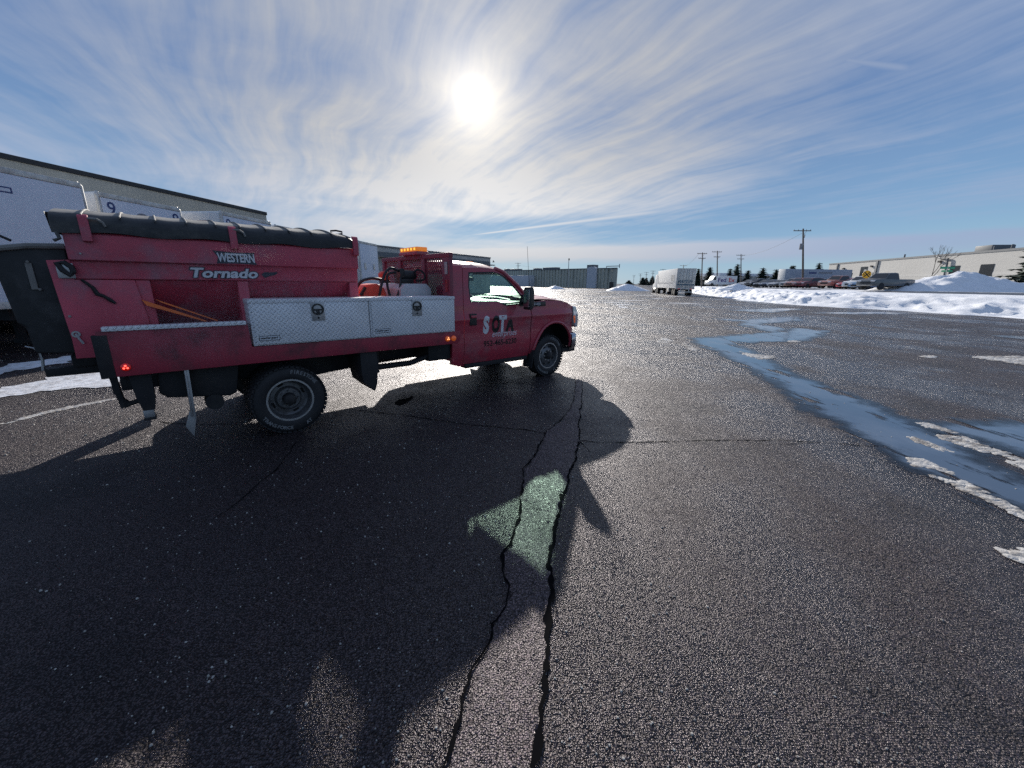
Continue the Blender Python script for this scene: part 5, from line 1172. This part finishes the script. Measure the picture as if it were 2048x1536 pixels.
for z0_, z1_, m_ in ((Hm - .14, Hm + .01, 'alu'), (1.02, 1.28, 'alu')): MB().box(-.03, -Wm / 2 - .01, z0_, .06, Wm / 2 + .01, z1_).build('rear_frame', M[m_], mt, bevel=.01)
MB().box(-.028, -Wm / 2 + .10, 1.66, -.021, Wm / 2 - .10, 1.86).build('blue_band', M['teal_letter'], mt, smooth=0)
text_mesh('rear_lettering', 'MARTEN', .74, M['teal_letter'], mt, (-.030, 1.30, 2.02), (R(90), 0, R(-90)), shear=.35, xs=.80, extrude=.004, offset=.012)
g = MB(); g.obox((9.0, Wm / 2 + .006, 2.02), (6.6, 0, 0), (0, .006, 0), (0, 0, .09)); g.obox((15.35, Wm / 2 + .006, 2.75), (.55, 0, .75), (0, .006, 0), (.12, 0, -.08)); g.build('side_stripe', M['greylogo'], mt, smooth=0)
MB().box(1.5, Wm / 2, 2.35, 4.0, Wm / 2 + .02, 3.35).build('side_panel', M['door_grey'], mt, smooth=0)
for s_ in (-1, 1):
    for x in (1.3, 2.6): MB().lathe([(-.32, 0), (-.32, .3), (-.30, .50), (-.2, .54), (.2, .54), (.30, .50), (.32, .3), (.32, 0)], (x, s_ * 1.08, .54), 'y', 24).build('wheel', M['rubber'], mt, smooth=40)
    MB().box(.0, s_ * .55, .55, .1, s_ * .7, 1.1).build('underride_guard', M['alu'], mt, smooth=0)
    MB().box(12.0, s_ * 1.0, .15, 12.2, s_ * .8, 1.15).build('landing_leg', M['dark'], mt, smooth=0)
MB().box(-.02, -1.1, .52, .1, 1.1, .66).build('underride_bar', M['alu'], mt, bevel=.01); MB().box(.3, -.6, .8, Lm - .4, .6, 1.15).build('frame_rail', M['dark'], mt, smooth=0)
MB().box(5.4, Wm / 2 - .5, .55, 7.0, Wm / 2 - .05, 1.15).build('side_box', M['alu'], mt, bevel=.03)
tr_ = place('semi_tractor', (28.4 + math.sin(R(9)) * 15.4, 67 + math.cos(R(9)) * 15.4, 0), 9., 'white semi tractor almost hidden in front of the white blue-lettered trailer', 'truck')
MB().box(0, -.5, .6, 7.0, .5, .95).build('frame_rail', M['dark'], tr_, smooth=0)
g = MB(); g.prism([(2.2, .7), (6.8, .7), (6.9, 1.7), (5.2, 2.0), (4.8, 3.0), (4.2, 3.7), (2.2, 3.8)], -1.25, 1.25, 'y'); g.build('cab', M['trailer_side'], tr_, bevel=.10)
for s_ in (-1, 1):
    for x in (.4, 1.7, 5.9): MB().lathe([(-.30, 0), (-.30, .3), (-.28, .50), (-.2, .53), (.2, .53), (.28, .50), (.30, .3), (.30, 0)], (x, s_ * 1.12, .53), 'y', 24).build('wheel', M['rubber'], tr_, smooth=40)
    MB().cyl((2.6, s_ * 1.2, .75), (4.3, s_ * 1.2, .75), .32, 14).build('diesel_tank', M['alu'], tr_)
fv = place('delivery_van', (51.6, 95.0, 1.47), 270, 'white delivery van with purple and orange lettering, facing left behind the snow bank', 'van')
g = MB(); g.prism([(0, .45), (4.75, .45), (4.75, 2.36), (0, 2.36)], -1.05, 1.05, 'y'); g.build('cargo_body', M['trailer_side'], fv, bevel=.06)
g = MB(); g.prism([(4.76, .42), (6.45, .42), (6.5, .95), (6.35, 1.18), (5.65, 1.42), (5.15, 2.3), (4.76, 2.34)], -1.0, 1.0, 'y'); g.build('cab', M['trailer_side'], fv, bevel=.05)
g = MB(); g.q([(5.69, -.85, 1.44), (5.69, .85, 1.44), (5.23, .80, 2.22), (5.23, -.80, 2.22)], (0, 1, 2, 3)); g.build('windscreen', M['window_dark'], fv, smooth=0)
for s_ in (-1, 1):
    MB().prism([(4.85, 1.42), (5.50, 1.42), (5.12, 2.15), (4.85, 2.15)], s_ * 1.012, s_ * .99, 'y').build('side_window', M['window_dark'], fv, smooth=0)
    for x in (1.3, 5.65): MB().lathe([(-.13, 0), (-.13, .2), (-.12, .36), (.12, .36), (.13, .2), (.13, 0)], (x, s_ * .92, .37), 'y', 20).build('wheel', M['rubber'], fv, smooth=40)
    MB().box(6.42, s_ * .62, .86, 6.49, s_ * .88, 1.05).build('headlight', M['clear_lens'], fv, bevel=.01)
text_mesh('van_lettering', 'Fed', 1.30, M['purple'], fv, (4.45, 1.054, 1.02), (R(90), 0, R(180)), xs=1.05, extrude=.004, offset=.025)
text_mesh('van_lettering', 'Ex', 1.30, M['orangered'], fv, (1.95, 1.054, 1.02), (R(90), 0, R(180)), xs=1.05, extrude=.004, offset=.025)
bt = place('semi_trailer', (65.3, 99.5, 1.45), 90., 'blue grey semi trailer parked among the cars in front of the right warehouse', 'trailer')
M['bluegrey'] = varied('blue_grey_trailer_skin', (.30, .34, .41), .5, amt=.08, scale=.8)
MB().box(0, -1.3, 1.15, 15.9, 1.3, 4.25).build('box_body', M['bluegrey'], bt, bevel=.05); MB().box(-.03, -1.28, 1.2, .0, 1.28, 4.2).build('rear_door', M['trailer_side'], bt, bevel=.01)
for x0, x1, z, m_ in ((5.6, 7.4, 3.4, 'blue_letter'), (8.0, 11.2, 3.45, 'greylogo')): MB().box(x0, -1.312, z - .18, x1, -1.302, z + .18).build('faded_lettering', M[m_], bt, smooth=0)
for s_ in (-1, 1):
    for x in (1.2, 2.5): MB().lathe([(-.3, 0), (-.3, .45), (-.2, .5), (.2, .5), (.3, .45), (.3, 0)], (x, s_ * 1.0, .5), 'y', 20).build('wheel', M['rubber'], bt, smooth=40)
    MB().box(12.4, s_ * 1.0, 0, 12.6, s_ * .8, 1.15).build('landing_leg', M['dark'], bt, smooth=0)

# ------------------------------------------------------------------ parked cars
M['car_glass'] = mat('car_glass', color=rgb(.015, .018, .022), rough=.05, coat=.3); M['car_light'] = mat('car_headlight', color=rgb(.7, .7, .72), rough=.1, metal=.3)
M['car_black'] = varied('car_black_trim', (.015, .015, .016), .5)
def car_paint(name, c): return varied(name, c, .28, amt=.05, scale=2, dirt=tuple(.5 * a + .14 for a in c), dirtamt=.5, dirtscale=2.5, coat=.6)
PAINT = {k: car_paint('car_paint_' + k.replace(' ', '_'), c) for k, c in {'silver': (.34, .35, .37), 'grey': (.07, .075, .08), 'black': (.018, .019, .022), 'dark blue': (.03, .05, .10), 'white': (.72, .72, .72), 'red': (.42, .02, .025), 'maroon': (.16, .015, .025), 'copper': (.34, .14, .11), 'blue': (.06, .13, .24)}.items()}
def make_car(kind):
    e = empty('parked_car'); L, W_ = {'sedan': (4.7, 1.82), 'suv': (4.7, 1.88), 'pickup': (5.7, 2.0)}[kind]
    lo = {'sedan': [(-2.32, .35), (-2.35, .70), (-2.25, .92), (-1.55, .98), (.85, .98), (2.0, .82), (2.3, .66), (2.34, .38), (2.2, .28), (-2.2, .28)],
          'suv': [(-2.30, .40), (-2.33, .80), (-2.28, 1.08), (.95, 1.10), (2.05, 1.0), (2.30, .82), (2.34, .45), (2.2, .32), (-2.2, .32)],
          'pickup': [(-2.85, .55), (-2.86, 1.15), (-.55, 1.18), (1.25, 1.20), (2.55, 1.12), (2.78, .95), (2.82, .55), (2.6, .42), (-2.7, .48)]}[kind]
    up = {'sedan': [(-1.75, .97), (-1.05, 1.40), (-.45, 1.46), (.15, 1.42), (1.0, .97)], 'suv': [(-2.26, 1.08), (-2.05, 1.60), (-.9, 1.72), (.15, 1.66), (1.02, 1.09)],
          'pickup': [(-.62, 1.17), (-.55, 1.82), (-.2, 1.88), (.65, 1.84), (1.38, 1.19)]}[kind]
    hw = W_ / 2; st = []
    def body(pr, w0, w1, zt, zb):
        g = MB(); n = len(pr); Lf = [(x, -(w0 + (w1 - w0) * min(1, max(0, (z - zb) / (zt - zb)))), z) for x, z in pr]; Rt = [(x, -y, z) for x, y, z in Lf]
        g.q(Lf + Rt, tuple(range(n)), tuple(range(2 * n - 1, n - 1, -1)), *[(i, n + i, n + (i + 1) % n, (i + 1) % n) for i in range(n)]); return g
    body(lo, hw, hw * .97, 1.1, .3).build('body', PAINT['silver'], e, bevel=.05, seg=2)
    zt, zb = up[2][1], up[0][1]
    body(up, hw * .95, hw * .74, zt, zb).build('cabin', PAINT['silver'], e, bevel=.04, seg=2)
    cx = sum(p[0] for p in up) / len(up)
    gl_ = [(cx + (x - cx) * .90, zb + .02 + (z - zb) * .84) for x, z in up]
    body(gl_, hw * .965, hw * .785, zt, zb).build('side_window', M['car_glass'], e, smooth=0)
    (x0, z0), (x1, z1) = up[-1], up[-2]
    w0, w1 = hw * .84, hw * .66
    g = MB(); nx = .03; g.q([(x0 - .10 + nx, -w0, z0 + .06), (x0 - .10 + nx, w0, z0 + .06), (x1 + .10 + nx, w1, z1 - .04), (x1 + .10 + nx, -w1, z1 - .04)], (0, 1, 2, 3)); g.build('windscreen', M['car_glass'], e, smooth=0)
    wx = {'sedan': (-1.38, 1.42, .33), 'suv': (-1.38, 1.42, .36), 'pickup': (-1.75, 1.80, .40)}[kind]
    for x in wx[:2]:
        for s_ in (-1, 1): MB().lathe([(-.11, 0), (-.11, wx[2] * .6), (-.10, wx[2] * .93), (-.07, wx[2]), (.07, wx[2]), (.10, wx[2] * .93), (.11, wx[2] * .6), (.11, 0)], (x, s_ * (hw - .09), wx[2]), 'y', 18).build('wheel', M['rubber'], e, smooth=40)
    fx = lo[-4 if kind != 'pickup' else -4][0]; zf = {'sedan': .68, 'suv': .84, 'pickup': .98}[kind]
    for s_ in (-1, 1): MB().box(fx - .22, s_ * (hw - .50), zf - .07, fx + .015, s_ * (hw - .06), zf + .06).build('headlight', M['car_light'], e, bevel=.02)
    for s_ in (-1, 1): MB().box(-lo[0][0] * -1 - .01, s_ * (hw - .30), zf - .02, lo[0][0] + .05, s_ * (hw - .05), zf + .16).build('tail_light', M['red_lit'], e, bevel=.01)
    MB().box(fx - .05, -.55, zf - .32, fx + .035, .55, zf - .12).build('grille', M['car_black'], e, bevel=.02)
    if kind == 'pickup': MB().box(-2.75, -.82, 1.10, -.66, .82, 1.185).build('bed_well', M['car_black'], e, smooth=0)
    return e
PROTO = {k: make_car(k) for k in ('sedan', 'suv', 'pickup')}
KIDS.update({e.name: list(e.children) for e in PROTO.values()})
used = set()
CARS = [  # x, y, kind, paint, label
 (49.9, 86, 'sedan', 'silver', 'silver sedan at the far left end of the parked row'),
 (50.4, 84, 'suv', 'black', 'black SUV next to the silver sedan at the far left end of the row'),
 (50.9, 82, 'sedan', 'grey', 'grey sedan third from the far left end of the parked row'),
 (51.1, 80, 'sedan', 'dark blue', 'dark blue sedan fourth from the far left end of the parked row'),
 (51.3, 78, 'sedan', 'silver', 'silver sedan just left of the corner of the blue grey trailer'),
 (51.2, 76, 'sedan', 'black', 'black sedan in front of the left corner of the blue grey trailer'),
 (51.0, 74, 'suv', 'silver', 'silver SUV in front of the blue grey trailer'),
 (49.9, 71, 'suv', 'copper', 'copper SUV left of the tallest utility pole'),
 (50.2, 69, 'suv', 'maroon', 'maroon SUV right beside the base of the tallest utility pole'),
 (57.5, 76, 'suv', 'black', 'black SUV right of the tallest utility pole'),
 (57.8, 74, 'suv', 'grey', 'grey SUV between the black SUV and the copper pickup'),
 (48.1, 60, 'pickup', 'copper', 'copper pickup behind the rounded heap of snow'),
 (54.7, 66, 'suv', 'black', 'black SUV behind the copper pickup, left of the yellow sign'),
 (47.8, 57, 'sedan', 'red', 'bright red sedan left of the white SUV'),
 (46.2, 54, 'suv', 'white', 'white SUV below the yellow crossing sign'),
 (44.7, 51, 'sedan', 'blue', 'blue sedan between the white SUV and the dark pickup'),
 (51.7, 58, 'suv', 'black', 'black SUV behind the blue sedan'),
 (42.0, 46, 'pickup', 'grey', 'dark grey pickup nearest the big snow pile'),
]
for x, y, kind, pc, lab in CARS:
    o = PROTO[kind] if kind not in used else copy_tree(PROTO[kind]); used.add(kind)
    o.location = (x, y, 1.47); o.rotation_euler = (0, 0, R(196 + rnd.uniform(-4, 4)) if kind != 'pickup' else R(192)); tag(o, lab, 'car' if kind != 'pickup' else 'pickup', 'vehicles parked in the lot behind the snow bank')
    for c_ in (KIDS[o.name] if o.name in KIDS else o.children):
        if c_.name.split('.')[0] in ('body', 'cabin'): c_.material_slots[0].link = 'OBJECT'; c_.material_slots[0].material = PAINT[pc]

# ------------------------------------------------------------------ poles, wires and signs
def pole(base, top, r, arms, label, xf=False, name='utility_pole', armaz=100, cat='utility pole', grp='utility poles along the street'):
    b, t_ = Vector(base), Vector(top); e = empty(name, b); tag(e, label, cat, grp); v = t_ - b; H = v.length
    MB().tube([v * -.02, v * .5, v], [r, r * .85, r * .65], 10).build('shaft', M['wood'], e)
    ax = Vector((math.sin(R(armaz)), math.cos(R(armaz)), 0))
    for (dz, hl) in arms:
        c_ = v * (1 - dz / H) + Vector((-ax.y, ax.x, 0)) * r * 1.4
        arm = MB().obox(c_, ax * hl, Vector((-ax.y, ax.x, 0)) * .06, Vector((0, 0, .07))).build('crossarm', M['wood'], e, smooth=0)
        for k in (-.92, -.45, .45, .92): MB().cyl(c_ + ax * hl * k + Vector((0, 0, .06)), c_ + ax * hl * k + Vector((0, 0, .26)), .05, 8, .035).build('insulator', M['insul'], arm)
        MB().tube([c_ + ax * hl * .55, v * (1 - (dz + .8) / H)], .025, 6).build('brace', M['wood'], e)
    if xf:
        c_ = v * (1 - 3.2 / H) + Vector((-.45, -.12, 0)); MB().cyl(c_ + Vector((0, 0, -.55)), c_ + Vector((0, 0, .5)), .28, 16).build('transformer', M['insul'], e)
        MB().cyl(v * (1 - 1.3 / H) + Vector((.28, 0, -.3)), v * (1 - 1.3 / H) + Vector((.28, 0, .25)), .07, 8).build('cutout', M['insul'], e)
    return e
pole((55.75, 78, 1.0), (53.65, 78, 12.1), .19, [(.35, 1.55)], 'tallest leaning utility pole with a grey transformer, in front of the parked cars', True, armaz=95)
pole((51.1, 110, .6), (50.15, 110, 10.1), .17, [(.3, 1.25), (1.5, .9)], 'left one of the two utility poles behind the delivery van and white trailer', armaz=95)
pole((60.3, 120, 1.2), (58.95, 120, 11.35), .18, [(.3, 1.35), (1.7, .9)], 'leaning utility pole rising behind the delivery van', armaz=95)
pole((78.6, 140, 1.2), (76.9, 140, 12.0), .18, [(.4, 1.4), (1.6, 1.1)], 'utility pole among the spruces at the left end of the parked cars', armaz=95)
for (x, y, z, lab) in ((84.8, 205, 11.2, 'utility pole whose top shows just above the white blue-lettered trailer'), (90.5, 248, 10.7, 'distant utility pole close to the left side of the white blue-lettered trailer'), (94.1, 276, 10.6, 'second distant utility pole left of the white blue-lettered trailer'), (100.8, 310, 10.6, 'third distant utility pole left of the white blue-lettered trailer'), (110.4, 355, 10.5, 'fourth distant utility pole left of the white blue-lettered trailer'), (122.3, 414, 10.4, 'farthest utility pole, nearest to the corner of the long ribbed building')):
    pole((x + .4, y, .8), (x, y, z), .20, [(.3, 1.7), (1.8, 1.2)], lab, armaz=110)
pole((3.3, 262, 0), (2.85, 262, 14.0), .25, [(.4, 2.0), (2.0, 1.4)], 'utility pole showing above the roof of the long ribbed building', armaz=95)
lp_ = empty('light_pole', (18.9, 140, 0)); tag(lp_, 'thin grey light pole in front of the long ribbed building', 'light pole'); MB().tube([(0, 0, 0), (-.1, 0, 9.5)], [.14, .10], 8).build('shaft', M['post'], lp_); MB().box(-.25, -.2, 9.3, .15, .2, 9.9).build('lamp_head', M['dark'], lp_, bevel=.03)
def wire(a, b, sag, label, name='power_line'):
    a, b = Vector(a), Vector(b); pts = [a.lerp(b, k / 16) - Vector((0, 0, sag * 4 * (k / 16) * (1 - k / 16))) for k in range(17)]
    return tag(MB().tube(pts, .022, 5).build(name, M['dark']), label, 'wire', 'overhead wires along the street')
wire((49.3, 110, 9.9), (84.0, 205, 11.0), 1.4, 'overhead wire strung from the poles by the van towards the distant poles')
wire((53.9, 78, 11.5), (77.6, 140, 11.6), 1.0, 'overhead wire from the tallest pole to the pole among the spruces'); wire((2.9, 262, 12.4), (60, 300, 11.0), 1.2, 'overhead wire above the roof of the long ribbed building')
sg = place('crossing_sign', (43.15, 50, 1.2), 196, 'round yellow crossing sign with a black X behind the white car', 'sign')
MB().cyl((0, 0, 0), (0, 0, 2.2), .04, 8).build('post', M['post'], sg)
g = MB(); g.lathe([(.03, 0), (.03, .46), (.05, .46), (.05, 0)], (0, 0, 2.05), 'x', 28); pt = g.build('sign_plate', M['yellow'], sg, smooth=30)
for a in (45, -45): MB().obox((.056, 0, 2.05), (.004, 0, 0), (0, .42 * math.cos(R(a)), .42 * math.sin(R(a))), (0, -.05 * math.sin(R(a)), .05 * math.cos(R(a)))).build('cross_bar', M['black_letter'], pt, smooth=0)
for y in (.29, -.29): text_mesh('sign_letter', 'R', .26, M['black_letter'], pt, (.053, y - .08, 1.96), (R(90), 0, R(90)), extrude=.003)
ss = place('street_sign', (52.8, 50, 1.6), 190, 'green street name signs on a pole above the big snow pile', 'sign')
MB().cyl((0, 0, -.3), (0, 0, 2.7), .05, 8).build('post', M['post'], ss)
MB().box(-.02, -.75, 2.42, .02, .75, 2.68).build('name_blade', M['green_sign'], ss, bevel=.005); MB().obox((0, 0, 2.18), (.62, .10, 0), (-.004, .02, 0), (0, 0, .12)).build('name_blade', M['green_sign'], ss, bevel=.005)

# ------------------------------------------------------------------ trees
M['needle'] = varied('spruce_needles', (.022, .042, .030), .8, amt=.5, scale=.8); M['bark'] = varied('dark_bark', (.06, .048, .04), .9, amt=.3)
def spruce(x, y, z0, H, rad, label, n=900, seed=0, grp='spruce trees beyond the lot'):
    e = empty('spruce_tree', (x, y, z0)); tag(e, label, 'tree', grp); rd = random.Random(seed)
    MB().tube([(0, 0, -.2), (0, 0, H * .97)], [.05 * rad + .08, .02], 8).build('trunk', M['bark'], e)
    g = MB()
    for L in range(14):                                        # dense inner mass, ragged
        u0 = L / 14; z0_ = H * (.05 + .90 * u0); r0_ = rad * .72 * (1 - u0) ** .9 + .05; k = 12; o_ = [(r0_ * (.7 + .5 * rd.random()) * math.cos(6.283 * i / k), r0_ * (.7 + .5 * rd.random()) * math.sin(6.283 * i / k), z0_ - .25 * r0_ * rd.random()) for i in range(k)]
        for i in range(k): g.q([o_[i], o_[(i + 1) % k], (0, 0, z0_ + H * .13)], (0, 1, 2))
    levels = int(9 + H * 1.1)
    for L in range(levels):
        u = (L + .3) / levels; z = H * (.06 + .92 * u); rr = rad * (1 - u) ** .85 * (.85 + .3 * rd.random()) + .08
        for b in range(int(6 + 7 * (1 - u))):
            a = rd.random() * 6.283; ln = rr * (.65 + .45 * rd.random()); dz = -.16 * ln + .1 * rd.random()
            d = Vector((math.cos(a), math.sin(a), dz / max(.1, ln))); wv_ = Vector((-math.sin(a), math.cos(a), 0))
            for k in range(6):
                f_ = (k + rd.random()) / 6; c_ = d * ln * f_ + Vector((0, 0, z + .05 * ln * f_ * f_)); s = (.26 + .40 * (1 - .5 * f_)) * (rad / 2.2) ** .5 * (.7 + .6 * rd.random())
                for w in (-1, 1):
                    tp = c_ + d * s * .9 + wv_ * w * s * .9 + Vector((0, 0, -.18 * s)); g.q([c_ - d * s * .3, c_ + d * s * .55 + Vector((0, 0, .12 * s * (rd.random() - .3))), tp, c_ + wv_ * w * s * .35 - d * .2 * s], (0, 1, 2, 3))
                if k % 2: g.q([c_ - d * s * .4, c_ + d * s, c_ + Vector((0, 0, -.5 * s))], (0, 1, 2))
    g.build('crown', M['needle'], e, smooth=0, fixn=False); return e
TR = [(67.8, 150, 6.5, 1.9, 'narrow dark spruce at the left edge of the clump behind the left pole'), (70.5, 147, 7.0, 2.6, 'broader dark spruce behind the left pole, right of the narrow one'), (79.4, 150, 6.6, 1.9, 'slim spruce immediately left of the tall pointed one behind the van'), (81.8, 150, 8.3, 2.5, 'tall pointed spruce behind the right end of the delivery van'), (84.8, 148, 6.0, 2.2, 'low spruce behind the pole at the left end of the parked cars'), (88.3, 145, 6.9, 2.9, 'wide spruce first right of the pole at the end of the parked cars'), (93.0, 145, 6.4, 2.7, 'wide spruce second right of the pole at the end of the parked cars'),
      (94.0, 140, 5.8, 2.3, 'short spruce left of the pointed one by the trailer corner'), (98.6, 145, 7.7, 2.4, 'pointed spruce at the left corner of the blue grey trailer'), (102.0, 150, 8.1, 2.3, 'spruce rising behind the left part of the blue grey trailer'), (108.5, 150, 6.4, 1.5, 'small spruce half hidden by the tallest utility pole'), (111.5, 150, 9.1, 2.6, 'tallest spruce, behind the blue grey trailer right of the pole'), (116.3, 150, 7.2, 2.3, 'spruce against the left end of the right warehouse'),
      (95.5, 300, 5.5, 3.4, 'far off rounded evergreen left of the white blue-lettered trailer'), (99.0, 290, 6.4, 3.2, 'far off evergreen closest to the white blue-lettered trailer'), (104.5, 320, 5.5, 3.6, 'far off evergreen behind the distant poles'), (108., 380, 4.0, 4.5, 'faintest far off evergreen by the street')]
for i, (x, y, H, r_, lab) in enumerate(TR): spruce(x, y, 1.1, H, r_ * 1.2, lab, seed=i)
spruce(76.6, 60, 1.2, 8.0, 4.1, 'big near spruce cut off by the right edge of the photo', seed=40)
bt_ = empty('bare_tree', (59.4, 58, 1.2)); tag(bt_, 'leafless thin tree in front of the right warehouse', 'tree')
g = MB(); rd = random.Random(5)
def limb(p, d, L, r, k, first=False):
    q = p + d * L; m_ = (p + q) / 2 + Vector((rd.uniform(-.04, .04) * L, rd.uniform(-.04, .04) * L, 0)); (tk_ if first else g).tube([p, m_, q], [r, r * .85, r * .65], 5)
    if k == 0: return
    for i in range(3 if k > 1 else 3):
        a = rd.random() * 6.283; sp_ = rd.uniform(.25, .6); nd_ = (d + Vector((math.cos(a) * sp_, math.sin(a) * sp_, .12))).normalized(); limb(q if i else m_.lerp(q, .6), nd_, L * rd.uniform(.55, .78), r * .6, k - 1)
tk_ = MB(); limb(Vector((0, 0, -.1)), Vector((-.03, 0, 1)), 2.5, .07, 4, True); tk_.build('trunk', M['bark'], bt_); g.build('branches', M['bark'], bt_)
br = empty('bird', (-1.95, 40, 3.70)); tag(br, 'small dark bird flying above the truck bonnet', 'bird')
g = MB(); g.tube([(-.10, 0, 0), (-.04, 0, .01), (.06, 0, .01), (.12, 0, .03)], [.015, .04, .035, .012], 8); g.build('body', M['car_black'], br)
for s_ in (-1, 1): MB().q([(-.03, 0, .03), (.05, 0, .03), (.02, s_ * .17, .15), (-.05, s_ * .24, .13)] + [(-.03, 0, .02), (.05, 0, .02), (.02, s_ * .17, .14), (-.05, s_ * .24, .12)], (0, 1, 2, 3), (7, 6, 5, 4), (0, 3, 7, 4), (1, 2, 6, 5), (2, 3, 7, 6)).build('wing', M['car_black'], br)
